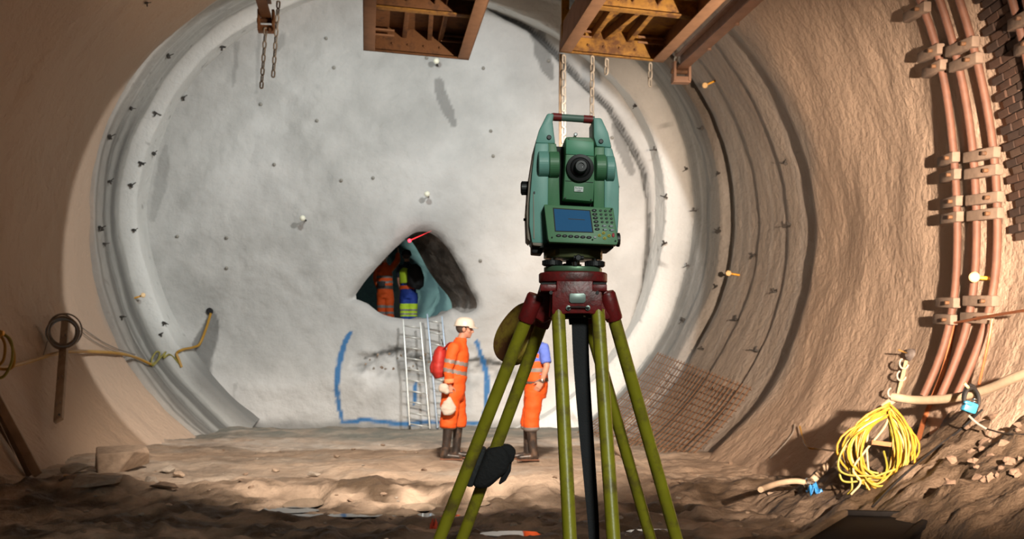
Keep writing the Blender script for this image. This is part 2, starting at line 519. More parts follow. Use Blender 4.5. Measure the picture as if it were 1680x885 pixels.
# ------------------------------------------------------------------ lining meshes
M_LINING = attr_mat('sprayed_concrete_lining', (0.37, 0.37, 0.35), (0.055, 0.052, 0.046), (0.74, 0.75, 0.73), (0.48, 0.365, 0.275), rough=0.9, bump=0.75, bscale=9.0, fine=34.0, dist=0.05, speck=0.12)
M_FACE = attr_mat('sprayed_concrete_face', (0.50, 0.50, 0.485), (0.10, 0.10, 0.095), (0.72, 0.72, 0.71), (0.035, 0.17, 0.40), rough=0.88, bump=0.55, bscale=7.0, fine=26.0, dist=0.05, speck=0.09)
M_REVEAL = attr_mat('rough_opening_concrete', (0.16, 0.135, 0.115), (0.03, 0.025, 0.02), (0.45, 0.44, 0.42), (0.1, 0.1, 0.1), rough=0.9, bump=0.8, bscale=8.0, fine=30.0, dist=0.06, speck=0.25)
M_GALLERY = attr_mat('gallery_concrete', (0.42, 0.46, 0.44), (0.10, 0.12, 0.13), (0.6, 0.62, 0.6), (0.1, 0.1, 0.1), rough=0.75, bump=0.6, bscale=5.0, fine=22.0, dist=0.05, speck=0.12)
M_FLOOR = attr_mat('tunnel_mud', (0.40, 0.31, 0.235), (0.085, 0.060, 0.040), (0.40, 0.36, 0.31), (0.165, 0.16, 0.135), rough=0.9, bump=0.9, bscale=7.0, fine=30.0, dist=0.05, speck=0.28)

Ys = np.concatenate([np.arange(-6, 8, 0.25), np.arange(8, 13.5, 0.07), np.arange(13.5, 22.45, 0.045)])
def lining(name, t0, t1, step):
    th = np.radians(np.arange(t0, t1 + step / 2, step))
    Yg, T = np.meshgrid(Ys, th, indexing='ij')
    ct, st = np.cos(T), np.sin(T)
    xc, zc, aL, aR, bU, bL = tun(Yg)
    a = np.where(ct < 0, aL, aR); b = np.where(st < 0, bL, bU)
    d = ring_offset(Yg, ct, st)
    V = np.stack([xc + (a + d) * ct, Yg, zc + (b + d) * st], -1).reshape(-1, 3)
    # tints: wet streaks run down the rings, pale lime streaks; the rims carry painted lamp light
    ang = np.degrees(T)
    right = sstep(85, 60, ang)
    band = fbm(Yg * 2.1, ct * 0.9, st * 0.9, 101, 3)
    band2 = fbm(Yg * 5.5, ct * 0.8, st * 0.8, 103, 2)
    mid = sstep(14.4, 15.0, Yg) * (1 - sstep(20.9, 21.2, Yg))
    upper = sstep(2, 24, ang) * right
    wet = mid * right * np.clip(0.45 + 0.95 * band + 0.35 * upper + 0.25 * band2, 0, 1) * (0.5 + 0.45 * upper)
    blot = fbm(Yg * 1.6, ct * 5, st * 5, 107, 4)
    seam = np.exp(-((Yg - 14.35 - 0.5 * fbm(ct * 3, st * 3, 0 * ct, 109, 3)) / 0.42) ** 2) * sstep(4, 24, ang) * right
    wet = np.maximum(wet, np.clip(seam * (0.75 + 0.9 * blot), 0, 0.95))
    upright = right * sstep(14, 45, ang) * (1 - sstep(14.2, 14.6, Yg))
    wet = np.maximum(wet, np.clip(upright * (0.05 + 0.5 * blot) , 0, 0.5))
    wet = np.maximum(wet, 0.42 * mid * right)  # general darker tone over the middle rings, for contrast with the rim
    left = sstep(150, 165, ang)
    lb = np.exp(-((Yg - 18.85) / 0.3) ** 2)
    wet = np.maximum(wet, left * np.clip(lb * (0.55 + 0.5 * blot), 0, 0.8))  # groove shadow painted into the recess of the left rings
    wet = np.maximum(wet, left * sstep(19.1, 19.4, Yg) * (1 - sstep(21.0, 21.15, Yg)) * np.clip(0.52 + 0.9 * band2, 0.15, 0.8))  # left rings toned darker for contrast with the pale rim
    pale = mid * np.clip(1.3 * band2 - 0.1, 0, 1) * 0.75
    rim = sstep(21.12, 21.3, Yg)
    pale = np.maximum(pale, rim * (0.9 + 0.2 * blot))  # brightness of the lamp-facing collar rim put into its colour
    wet = wet * (1 - rim) + rim * np.clip(sstep(205, 222, ang), 0, 1) * 0.75  # lower left rim toned dark, part of the shaded grey band
    lf = sstep(100, 125, ang)
    warm_light_tint = 1 - sstep(13.9 + 4.4 * lf, 15.2 + 3.9 * lf, Yg + 0.5 * fbm(ct * 4, st * 4, 0 * ct, 115, 3))  # warm lamp light put into the near lining as a beige tint
    warm_light_tint = np.maximum(warm_light_tint, 0.45 * (1 - sstep(17, 20.5, Yg)))
    wet = np.maximum(wet, lf * (1 - sstep(18.2, 18.8, Yg)) * np.clip(0.05 + 0.5 * fbm(Yg * 0.9, ct * 4, st * 4, 117, 3), 0, 0.45))
    # fine dark pock marks
    pock = fbm(V[:, 0].reshape(Yg.shape) * 6, Yg * 6, V[:, 2].reshape(Yg.shape) * 6, 119, 2)
    wet = np.maximum(wet, sstep(0.74, 0.82, pock) * 0.4)
    me = np_mesh(name, V, grid_mesh(name, V, *Yg.shape), np.stack([wet, pale, warm_light_tint], -1).reshape(-1, 3))
    o = link_mesh(name, me, M_LINING)
    o['kind'] = 'structure'
    return o
wall_right = lining('wall_right', -66, 75, 0.55)
lining('ceiling', 75, 105, 1.2)
wall_left = lining('wall_left', 105, 236, 0.55)

# ------------------------------------------------------------------ the excavation face with its opening
def build_face():
    st = 0.04
    xs = np.arange(-7.9, 3.6, st); zs = np.arange(-0.7, 9.3, st)
    X, Z = np.meshgrid(xs, zs, indexing='ij')
    s = FPX / FACE_Y
    px = PX0 + X * s; py = PY0 - (Z - CAMZ) * s
    sd, cx, cy = poly_sd(px, py, HOLE)
    inside = sd > 0
    nb = np.zeros_like(inside)
    nb[1:] |= ~inside[:-1]; nb[:-1] |= ~inside[1:]; nb[:, 1:] |= ~inside[:, :-1]; nb[:, :-1] |= ~inside[:, 1:]
    nb[1:, 1:] |= ~inside[:-1, :-1]; nb[:-1, :-1] |= ~inside[1:, 1:]; nb[1:, :-1] |= ~inside[:-1, 1:]; nb[:-1, 1:] |= ~inside[1:, :-1]
    snap = inside & nb
    X = np.where(snap, (cx - PX0) / s, X); Z = np.where(snap, CAMZ + (PY0 - cy) / s, Z)
    deep = inside & ~snap
    Yv = face_y(X, Z)
    px = PX0 + X * s; py = PY0 - (Z - CAMZ) * s
    wet = np.zeros_like(X)
    for pl in WET:
        d, _ = seg_dist(X, Z, pl)
        d = d + 0.18 * fbm(X * 6, Z * 6, 0 * X, 131, 2)
        wet = np.maximum(wet, (0.62 if pl[0][2] > 5 else 0.3) * (1 - sstep(0.72, 0.98, d)))
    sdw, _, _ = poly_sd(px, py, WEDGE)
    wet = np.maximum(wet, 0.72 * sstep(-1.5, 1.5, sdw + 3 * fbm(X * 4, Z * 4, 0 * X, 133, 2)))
    d, _ = seg_dist(X, Z, CRACK)
    wet = np.maximum(wet, 0.95 * (1 - sstep(0.55, 0.95, d + 0.25 * fbm(X * 8, Z * 8, 0 * X, 137, 2))))
    d, _ = seg_dist(X, Z, BREAK)
    wet = np.maximum(wet, np.clip(1.25 - d + 1.0 * fbm(X * 7, Z * 9, 0 * X, 139, 3), 0, 1) * (d < 1.9))
    d, _ = seg_dist(X, Z, [(p[0], p[1] + 22, 26) for p in BREAK if p[0] < 730 or p[0] > 760])
    wet = np.maximum(wet, np.exp(-d ** 2) * np.clip(0.25 + 0.5 * fbm(X * 5, Z * 5, 0 * X, 141, 3), 0, 0.6))
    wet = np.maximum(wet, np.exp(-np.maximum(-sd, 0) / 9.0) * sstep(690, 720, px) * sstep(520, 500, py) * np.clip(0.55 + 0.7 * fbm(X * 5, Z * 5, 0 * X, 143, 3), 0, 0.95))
    # broad damp clouds
    wet = np.maximum(wet, np.clip(0.30 * fbm(X * 0.8, Z * 0.8, 0 * X, 145, 3) + 0.03, 0, 0.26))
    wet = np.maximum(wet, sstep(682, 704, py + 6 * fbm(X * 3, Z * 3, 0 * X, 147, 2)) * 0.55)
    for bx, by, r in ((505, 437, 25), (570, 405, 18), (320, 400, 22), (545, 270, 14), (720, 320, 10), (255, 420, 20), (560, 210, 30), (880, 640, 30), (300, 330, 20)):
        q = np.hypot(px - bx, py - by) / r
        wet = np.maximum(wet, 0.20 * np.exp(-q ** 2))
    pale = np.clip(0.5 * fbm(X * 0.6, Z * 0.6, 0 * X + 9, 149, 3), 0, 0.5) + 0.6 * np.exp(-((px - 610) / 40) ** 2 - ((py - 625) / 34) ** 2)
    pale = np.maximum(pale, 0.5 * sstep(600, 640, py) * (1 - sstep(684, 700, py)))
    blue = np.zeros_like(X)
    for pl in BLUE:
        d, _ = seg_dist(X, Z, pl)
        blue = np.maximum(blue, 0.95 * (1 - sstep(0.65, 1.05, d + 0.22 * fbm(X * 9, Z * 9, 0 * X, 151, 2))))
    V = np.stack([X, Yv, Z], -1).reshape(-1, 3)
    F = grid_mesh('f', V, *X.shape)
    xc, zc, aL, aR, bU, bL = (float(q) for q in tun(21.6))
    e = np.hypot((X - xc) / np.where(X < xc, aL, aR), (Z - zc) / np.where(Z < zc, bL, bU)).ravel()
    keep = ~(deep.ravel()[F].any(1)) & (e[F].max(1) < 1.03)
    F = F[keep]
    used, inv = np.unique(F, return_inverse=True)
    F = inv.reshape(F.shape)
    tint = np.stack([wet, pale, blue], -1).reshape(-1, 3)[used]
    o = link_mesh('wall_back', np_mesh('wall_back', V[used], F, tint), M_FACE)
    o['kind'] = 'structure'
build_face()

# reveal of the opening and the gallery behind it
INNER = round_poly([(572, 489), (596, 452), (632, 414), (655, 396), (668, 392), (678, 400), (690, 420), (704, 446), (720, 468), (737, 489), (741, 506), (732, 516), (715, 524), (690, 527), (652, 527), (622, 520), (603, 508), (585, 496)], 8)
def resample(poly, n):
    p = np.array(poly + poly[:1]); L = np.concatenate([[0], np.cumsum(np.hypot(*np.diff(p, axis=0).T))])
    t = np.linspace(0, L[-1], n + 1)[:-1]
    return np.stack([np.interp(t, L, p[:, 0]), np.interp(t, L, p[:, 1])], 1)
def build_reveal():
    n = 240; s = FPX / FACE_Y
    A = resample(HOLE, n); B = resample(INNER, n)
    ax = (A[:, 0] - PX0) / s; az = CAMZ + (PY0 - A[:, 1]) / s
    ya = face_y(ax, az)
    rows = []; m = 16
    # inner ring is placed 1.1 m behind the face, sized so that it frames the gallery
    Yi = 23.25; si = FPX / Yi
    bx = (B[:, 0] - PX0) / si; bz = CAMZ + (PY0 - B[:, 1]) / si
    for k in range(m):
        t = k / (m - 1)
        x = ax * (1 - t) + bx * t; z = az * (1 - t) + bz * t; y = ya * (1 - t) + Yi * t
        bul = 0.05 * math.sin(math.pi * t)
        nx = fbm(x * 3, y * 3, z * 3, 161, 3) * bul * 1.6; nz = fbm(x * 3, y * 3, z * 3 + 9, 163, 3) * bul * 1.6
        rows.append(np.stack([x + nx, y, z + nz], 1))
    V = np.concatenate(rows); F = []
    for k in range(m - 1):
        for i in range(n):
            j = (i + 1) % n
            F.append((k * n + i, k * n + j, (k + 1) * n + j, (k + 1) * n + i))
    t = np.repeat(np.arange(m) / (m - 1), n)
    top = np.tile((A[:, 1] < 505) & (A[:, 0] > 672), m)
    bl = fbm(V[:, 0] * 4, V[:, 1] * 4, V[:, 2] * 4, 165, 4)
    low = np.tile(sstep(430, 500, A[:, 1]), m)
    wet = np.where(top, np.clip(0.75 - 0.45 * low + 0.5 * bl, 0, 1), 0.0)  # shadowed right side of the opening painted darker, easing downwards
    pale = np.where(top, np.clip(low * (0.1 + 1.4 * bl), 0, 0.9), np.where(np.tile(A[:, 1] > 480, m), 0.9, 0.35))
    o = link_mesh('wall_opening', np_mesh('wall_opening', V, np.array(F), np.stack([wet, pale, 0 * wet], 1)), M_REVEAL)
    o['kind'] = 'structure'
build_reveal()

def build_gallery():
    # a rough round-headed heading running on to the left behind the face; floor about 2 m above the tunnel floor
    n = 90; m = 60; rows = []
    for k in range(m):
        t = k / (m - 1); Y = 23.22 + 7.5 * t
        cx = -2.35 - 0.20 * max(Y - 23.2, 0) ** 1.35 + 0.02 * (Y - 23.2); cz = 3.25
        a = 1.9 + 0.35 * sstep(23.2, 25.0, Y); b = 1.75
        th = np.linspace(0, 2 * math.pi, n + 1)[:-1]
        ct, sn = np.cos(th), np.sin(th)
        d = 0.26 * fbm(ct * 2, sn * 2, 0 * ct + Y * 0.9, 171, 3) + 0.09 * np.sin(Y * 4.2) + 0.08 * fbm(ct * 6, sn * 6, 0 * ct + Y * 3, 172, 2)
        z = cz + (b + d) * sn
        z = np.maximum(z, 1.93 + 0.04 * fbm(ct * 5, Y + 0 * ct, sn, 173, 2))
        x = cx + (a + d) * ct
        rows.append(np.stack([x, Y + 0 * x, z], 1))
    V = np.concatenate(rows); F = []
    for k in range(m - 1):
        for i in range(n):
            j = (i + 1) % n
            F.append((k * n + i, k * n + j, (k + 1) * n + j, (k + 1) * n + i))
    bl = fbm(V[:, 0] * 1.6, V[:, 1] * 1.6, V[:, 2] * 0.7, 175, 4)
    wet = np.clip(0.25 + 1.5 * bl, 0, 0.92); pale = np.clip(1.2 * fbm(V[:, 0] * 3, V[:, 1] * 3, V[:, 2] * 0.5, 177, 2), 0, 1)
    wet = np.maximum(wet, 0.75 * sstep(-2.9, -3.3, V[:, 0] + 0.4 * bl))  # unlit left side of the gallery painted darker
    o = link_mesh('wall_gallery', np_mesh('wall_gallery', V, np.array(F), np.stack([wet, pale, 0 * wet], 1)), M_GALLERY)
    o['kind'] = 'structure'
    # end wall
    mb = MB(); last = rows[-1]
    c = last.mean(0); vs = [tuple(c)] + [tuple(p) for p in last]
    mb.add(vs, [(0, 1 + i, 1 + (i + 1) % n) for i in range(n)])
    e = mb.build('wall_gallery_end', mat('gallery_end_concrete', (0.3, 0.33, 0.33), 0.9, bump=0.5, bscale=6))
    e['kind'] = 'structure'
build_gallery()

# ------------------------------------------------------------------ floor
def build_floor():
    ys = np.concatenate([np.arange(-5.5, 6.6, 0.3), np.arange(6.6, 12.5, 0.035), np.arange(12.5, 22.6, 0.06)])
    xs = np.concatenate([np.arange(-8.2, -6.2, 0.2), np.arange(-6.2, 4.6, 0.045), np.arange(4.6, 5.6, 0.2)])
    Yg, X = np.meshgrid(ys, xs, indexing='ij')
    Zf = floor_z(X, Yg)
    # keep the slab inside the lining
    V = np.stack([X, Yg, Zf], -1).reshape(-1, 3)
    F = grid_mesh('g', V, *Yg.shape)
    Vx, Vy, Vz = V.T
    xc, zc, aL, aR, bU, bL = tun(Vy)
    e = np.hypot((Vx - xc) / np.where(Vx < xc, aL, aR), (Vz - zc) / np.where(Vz < zc, bL, bU))
    F = F[e[F].min(1) < 1.06]
    used, inv = np.unique(F, return_inverse=True); F = inv.reshape(F.shape)
    edge = Yg + 0.9 * fbm(X * 0.8, Yg * 0.8, 0 * X, 191, 4)
    dark = 1 - sstep(11.2, 12.2, edge)
    blot = fbm(X * 3, Yg * 3, 0 * X + 5, 193, 4)
    dark = dark * np.clip(0.62 + 1.0 * blot, 0.0, 1)
    dark = np.maximum(dark, sstep(2.0, 2.8, X) * (1 - sstep(10.3, 11.6, Yg)) * np.clip(0.97 + 0.4 * blot, 0.5, 1))  # shade over the right mud bank painted into the mud colour
    dark = np.maximum(dark, np.clip(-0.2 + 0.9 * fbm(X * 1.1, Yg * 1.1, 0 * X + 8, 195, 4), 0, 0.5))
    pale = np.clip(0.15 + 0.9 * fbm(X * 1.5, Yg * 1.5, 0 * X + 3, 197, 4), 0, 1) * sstep(11.5, 12.5, Yg)
    grey = sstep(16.8, 18.6, edge) * np.clip(0.75 + 0.6 * blot, 0, 1)
    pale = np.maximum(pale, 0.8 * np.exp(-((edge - 17.0) / 0.9) ** 2) * np.clip(0.5 + blot, 0, 1))
    o = link_mesh('floor', np_mesh('floor', V[used], F, np.stack([dark, pale, grey], -1).reshape(-1, 3)[used]), M_FLOOR)
    o['kind'] = 'structure'
build_floor()
# ------------------------------------------------------------------ shared materials
M_TEAL = mat('pale_green_paint', (0.19, 0.42, 0.36), 0.45, var=0.05, bump=0.05, bscale=400)
M_GREEN = mat('mid_green_paint', (0.085, 0.235, 0.115), 0.45, var=0.05, bump=0.05, bscale=400)
M_GREEND = mat('panel_green_plastic', (0.10, 0.255, 0.125), 0.5, var=0.04)
M_OLIVE = mat('olive_anodised_metal', (0.17, 0.19, 0.085), 0.35, metal=0.5, var=0.08)
M_BASEGREEN = mat('green_base_metal', (0.12, 0.22, 0.13), 0.35, metal=0.4, var=0.08)
M_BLACK = mat('black_rubber', (0.012, 0.012, 0.013), 0.45, var=0.2)
M_BLACKM = mat('black_matt_plastic', (0.010, 0.010, 0.011), 0.6, var=0.15)
M_DARKGAP = mat('dark_housing', (0.018, 0.02, 0.018), 0.7)
M_RED = mat('dark_red_paint', (0.19, 0.014, 0.014), 0.4, var=0.1, scale=40, dirt=(0.09, 0.02, 0.018), dirt_amt=0.4, dirt_scale=30, bump=0.1, bscale=120)
M_REDGRIP = mat('red_grip', (0.22, 0.02, 0.02), 0.5)
M_YELLOWG = mat('yellow_green_leg_paint', (0.32, 0.30, 0.018), 0.38, var=0.12, scale=14, dirt=(0.17, 0.13, 0.03), dirt_amt=0.45, dirt_scale=11, bump=0.08, bscale=60)
M_CAP = mat('worn_yellow_cap', (0.42, 0.31, 0.04), 0.45, var=0.12, scale=18, dirt=(0.19, 0.08, 0.03), dirt_amt=0.7, dirt_scale=11)
M_SCREEN = mat('blue_display', (0.02, 0.08, 0.17), 0.6, var=0.06, emit=(0.015, 0.10, 0.24), estr=0.28, spec=0.1)
M_INK = mat('dark_ink', (0.015, 0.02, 0.03), 0.6)
M_WHITE = mat('white_label', (0.75, 0.8, 0.78), 0.5, var=0.03)
M_CHROME = mat('chrome', (0.6, 0.62, 0.62), 0.18, metal=1.0)
M_PLATE = mat('grey_name_plate', (0.26, 0.33, 0.30), 0.4, metal=0.4, var=0.12, scale=60)
M_YKEY = mat('yellow_key', (0.55, 0.46, 0.03), 0.5)
M_RKEY = mat('red_key', (0.45, 0.03, 0.05), 0.5)
M_BROWNSIDE = mat('brown_side_cover', (0.30, 0.25, 0.20), 0.6, var=0.12)  # plain brown tone for the side panels

# ------------------------------------------------------------------ total station
SY = 2.83
def sp(px, py, dy=0.0): return P(px, py, SY + dy)
def plate(pts, y0, y1, grow=0.0):
    """outline in photograph pixels at depth y0, carried straight back to y1"""
    f = [sp(a, b, y0) for a, b in pts]
    bk = [Vector((p.x, p.y + (y1 - y0), p.z)) for p in f]
    return MB().prism(f, bk)

st = empty('total_station', sp(940, 410), 'pale green surveying total station with carrying handle and blue screen on the yellow tripod', 'survey instrument')
plate([(897, 186), (908, 187), (905.5, 200), (908, 222), (910, 236), (876.8, 235), (883, 214)], -0.055, 0.055).build('handle_upright', M_TEAL, st, 0.004)
plate([(972.5, 193), (985.7, 193), (997, 217), (1003, 242), (977.6, 240), (973, 225)], -0.055, 0.055).build('handle_upright', M_TEAL, st, 0.004)
for cx, cy in ((899.5, 225.5), (985, 231.5)):
    MB().lathe(sp(cx, cy, -0.058), (0, 1, 0), [(0, 0.0045), (0.001, 0.006), (0.006, 0.006)], 16).build('handle_screw', M_BLACK, st)
a, b = sp(904, 192, -0.01), sp(975, 196.5, -0.01)
MB().cyl(a, b, 0.0092, 20).build('handle_bar', mat('grey_green_grip', (0.13, 0.21, 0.17), 0.5), st)
for t0, t1 in ((0.03, 0.24), (0.75, 0.96)):
    MB().cyl(a.lerp(b, t0), a.lerp(b, t1), 0.0102, 20).build('grip_collar', M_REDGRIP, st)
# standards
L_OUT = [(876.8, 235), (899, 235), (897, 400), (871, 399), (866.5, 370), (867, 333), (871, 284)]
plate(L_OUT, -0.062, 0.06).build('side_cover', M_TEAL, st, 0.004)
plate([(875.5, 240), (877, 240), (872, 300), (868.5, 340), (869, 397), (864, 392), (862.5, 350), (866, 300)], -0.05, 0.062).build('side_panel', M_BROWNSIDE, st, 0.002)
plate([(990, 241), (1003, 242), (1010, 268), (1015, 303), (1014.5, 350), (1012, 392), (990, 392)], -0.062, 0.06).build('side_cover', M_TEAL, st, 0.004)
plate([(897, 235), (911, 236), (915, 262), (917.5, 345), (897, 345)], -0.058, 0.055).build('standard', M_GREEN, st, 0.002)
plate([(974.6, 241), (991, 241), (991, 348), (972.5, 348)], -0.058, 0.055).build('standard', M_GREEN, st, 0.002)
def drum(x0, x1, cy, name, m, r=0.0325, yc=-0.055):
    MB().lathe(sp(x0, cy, yc), (1, 0, 0), [(0, r * 0.93), (0.002, r), ((x1 - x0) / 636 - 0.002, r), ((x1 - x0) / 636, r * 0.93)], 36).build(name, m, st)
drum(881.5, 898.3, 270, 'trunnion_drum', M_TEAL); drum(899, 915.5, 270.5, 'trunnion_drum', M_GREEN)
drum(975.5, 992, 275, 'trunnion_drum', M_GREEN); drum(992.8, 1006, 277, 'trunnion_drum', M_TEAL)
plate([(899, 240), (980, 244), (980, 402), (899, 402)], -0.03, 0.055).build('housing_back', M_DARKGAP, st)
# telescope
tel = plate([(925, 227), (929, 224.5), (968, 225.5), (973, 232), (973.5, 300), (971.5, 331), (922, 327), (924, 290), (926, 250)], -0.082, 0.10).build('telescope', M_GREEN, st, 0.003)
plate([(927, 228.5), (972, 233), (972.6, 256), (926.5, 253)], -0.0845, -0.08).build('telescope_top_cover', mat('bright_green_cover', (0.09, 0.33, 0.19), 0.45, var=0.05), tel, 0.001)
plate([(925.5, 296.5), (971.6, 299), (971.6, 299.8), (925.5, 297.3)], -0.0830, -0.08).build('cover_seam', M_DARKGAP, tel)
MB().lathe(sp(949.5, 276.4, -0.082), (0, -1, 0), [(0, 0.0345), (0.006, 0.0348), (0.010, 0.0335), (0.012, 0.026), (0.016, 0.022), (0.018, 0.017), (0.034, 0.0155), (0.036, 0.0135), (0.0362, 0.008), (0.033, 0.0075)], 40).build('eyepiece', M_BLACK, tel)
MB().sphere(sp(953, 274.5, -0.112), 0.0034).build('eyepiece_lens', M_CHROME, tel)
MB().cyl(sp(941.5, 224, -0.05), sp(941.5, 219.5, -0.05), 0.0022, 8).lathe(sp(943, 220.5, -0.066), (0, 1, 0), [(0, 0.003), (0.0005, 0.0044), (0.03, 0.0044), (0.0305, 0.003)], 14).build('peep_sight', M_CHROME, tel)
for cx, cy in ((925.5, 325), (968, 327.5), (931, 228)):
    MB().lathe(sp(cx, cy, -0.085), (0, 1, 0), [(0, 0.0014), (0.0006, 0.002), (0.004, 0.002)], 10).build('cover_screw', M_BLACK, tel)
lab = plate([(940.3, 306), (955.3, 307), (954.8, 315.2), (940, 314.4)], -0.0845, -0.08).build('white_sticker', M_WHITE, tel, 0.0003)
def text(name, s, loc, size, m, parent, rot=(math.pi / 2, 0, 0), align='CENTER'):
    cu = bpy.data.curves.new(name, 'FONT'); cu.body = s; cu.size = size; cu.align_x = align; cu.extrude = 0.00015
    t = bpy.data.objects.new('tmp', cu); C.objects.link(t)
    me = bpy.data.meshes.new_from_object(t.evaluated_get(bpy.context.evaluated_depsgraph_get()))
    bpy.data.objects.remove(t); bpy.data.curves.remove(cu)
    me.transform(Matrix.Rotation(rot[2], 4, 'Z') @ Matrix.Rotation(rot[1], 4, 'Y') @ Matrix.Rotation(rot[0], 4, 'X'))
    o = link_mesh(name, me, m, parent)
    p = Vector(loc)
    o.location = p - (world_loc(parent) if parent else Vector((0, 0, 0)))
    return o
BOLDINK = M_INK
mb = text('sticker_text', 'Forface', sp(947.6, 310.2, -0.0848), 0.0062, M_INK, st, (math.pi / 2, 0.05, 0))
text('sticker_text', '1200', sp(947.4, 314.2, -0.0848), 0.0055, M_INK, st, (math.pi / 2, 0.05, 0))
# side knobs
def knob(x0, x1, cy, r, dy, ribs=18, parent=st):
    mb = MB(); c = sp(x0, cy, dy); L = (x1 - x0) / 636
    mb.lathe(c, (1, 0, 0), [(0, r * 0.8), (0.002, r), (L - 0.002, r), (L, r * 0.85)], 24)
    for k in range(ribs):
        t = 2 * math.pi * k / ribs
        mb.box(c + Vector((L / 2, math.cos(t) * r, math.sin(t) * r)), (L * 0.8, 0.0022, 0.0022), Matrix.Rotation(t, 3, 'X'))
    return mb
knob(854, 869, 309.5, 0.0165, -0.01).build('drive_knob', M_BLACK, st)
MB().cyl(sp(858.5, 361, -0.012), sp(866, 361, -0.012), 0.0035, 12).cyl(sp(863.5, 361, -0.012), sp(868, 361, -0.012), 0.009, 16).build('side_button', M_BLACK, st)
MB().cyl(sp(1013, 306.5, -0.02), sp(1016, 306.5, -0.02), 0.0028, 10).build('side_screw', M_BLACK, st)
MB().cyl(sp(1012, 323, -0.02), sp(1015, 323, -0.02), 0.002, 10).build('side_screw', M_BLACK, st)
MB().box(sp(875, 316.5, -0.063), (0.004, 0.004, 0.005)).build('cover_latch', M_BLACK, st)
plate([(873.2, 317), (874.2, 317), (875.5, 392), (873.5, 392)], -0.064, -0.061).build('cover_joint', M_BROWNSIDE, st)
# a light outlined lozenge printed on the side cover
lz = MB()
q = [sp(863.6, 340.5, -0.03), sp(864.2, 337, -0.012), sp(864.6, 344, -0.012), sp(864.0, 347.5, -0.03)]
for i in range(4): lz.cyl(q[i] + Vector((-0.0025, 0, 0)), q[(i + 1) % 4] + Vector((-0.0025, 0, 0)), 0.0007, 6)
lz.build('side_emblem', M_WHITE, st)
# keyboard unit
def pan(px, py, lift=0.0):
    dy = -0.098 - (py - 338) / 62.0 * 0.024 - lift
    return sp(px, py, dy)
front = [pan(890, 335.8), pan(1004, 341), pan(1011.5, 396), pan(1009.5, 402), pan(898, 397.5), pan(896, 392)]
bk = [Vector((p.x, SY - 0.05, p.z)) for p in [sp(891, 337, -0.05), sp(1003, 342, -0.05), sp(1010, 396, -0.05), sp(1009, 405, -0.05), sp(898, 400.5, -0.05), sp(895, 392, -0.05)]]
pn = MB().prism(front, bk).build('control_panel', M_GREEND, st, 0.0025)
def panquad(pts, name, m, lift, depth=0.003, bev=0.0, parent=pn):
    f = [pan(a, b, lift) for a, b in pts]; r = [p + Vector((0, depth, 0)) for p in f]
    return MB().prism(f, r).build(name, m, parent, bev)
panquad([(904.5, 341.2), (966.5, 345), (971.4, 382.2), (907.6, 380.4)], 'screen_bezel', M_DARKGAP, 0.0006)
scr = panquad([(906.5, 343), (964.8, 346.4), (969.2, 380.6), (909.2, 378.8)], 'screen', M_SCREEN, 0.0012)
panquad([(929.8, 358.8), (957, 360.2), (957.2, 361.4), (929.9, 360)], 'screen_line', M_INK, 0.0016, 0.0005)
def keys(cs, name, m, wpx, hpx, lift=0.0028):
    mb = MB()
    for cx, cy in cs:
        c = pan(cx, cy, 0); mb.lathe(c, (0, -1, 0), [(0, 1), (lift * 0.7, 1), (lift, 0.75)], 14)
        n = 14 * 3
        for v in mb.v[-n:]:
            v.x = c.x + (v.x - c.x) * wpx / 2 / 636; v.z = c.z + (v.z - c.z) * hpx / 2 / 636
    o = mb.build(name, m, pn)
    if len(cs) > 1: o['kind'] = 'stuff'
    return o
def spots(cs, name, m, wpx, hpx): return keys(cs, name, m, wpx, hpx, 0.0033)
F1 = [(913.7 + 9.95 * i, 387 + 0.55 * i) for i in range(6)]
F2 = [(972.5 + 0.95 * i, 345.4 + 6.15 * i) for i in range(6)]
keys(F1, 'function_keys', M_BLACKM, 8.4, 4.4); keys(F2, 'function_keys', M_BLACKM, 8.0, 4.4)
spots(F1, 'key_legends', mat('pale_legend', (0.3, 0.33, 0.36), 0.5), 3.0, 0.9); spots(F2, 'key_legends', M_PLATE, 3.0, 0.9)
NUM = [(983 + 8.0 * c + 0.9 * r, 345.6 + 0.35 * c + 6.2 * r) for r in range(4) for c in range(3)]
keys(NUM, 'number_keys', mat('dark_green_key', (0.02, 0.045, 0.03), 0.5), 4.4, 3.4)
for k, (cx, cy) in enumerate(NUM):
    pass
keys([(988.5, 370.8), (1000, 371.2), (990, 377), (1001.5, 377.6)], 'enter_keys', mat('pale_key', (0.33, 0.38, 0.40), 0.5), 7.6, 3.4)
spots([(986.5, 370.6), (997.5, 371), (987.4, 376.8), (998.5, 377.4)], 'key_dots', M_BLACKM, 2.0, 2.2)
AR = [(987.8, 382.5), (981, 386.4), (996.8, 387), (989.4, 391)]
keys(AR, 'arrow_keys', M_YKEY, 5.2, 4.6); spots(AR, 'arrow_marks', M_INK, 2.4, 2.2)
keys([(1003.6, 386)], 'power_key', M_RKEY, 4.2, 7.2)
keys([(973.5, 389.5)], 'shift_key', mat('pale_key_grey', (0.4, 0.42, 0.42), 0.5), 5.0, 3.6)
spots([(902.8, 390), (969.4, 393.4), (1007.2, 395.4), (1001, 343.2)], 'panel_screws', M_DARKGAP, 2.6, 2.6)
MB().lathe(sp(1009.5, 393.5, -0.085), (1, 0, 0), [(0, 0.016), (0.001, 0.0175), (0.0075, 0.0175), (0.009, 0.014)], 28).build('drive_knob', M_BLACK, st)
plate([(899, 396), (1008, 401), (1004, 408.5), (882, 407)], -0.07, 0.06).build('lower_housing', M_DARKGAP, st, 0.003)
plate([(871, 396), (898, 399), (898, 405.5), (873, 403.5)], -0.06, 0.05).build('lower_rim', M_BROWNSIDE, st, 0.003)
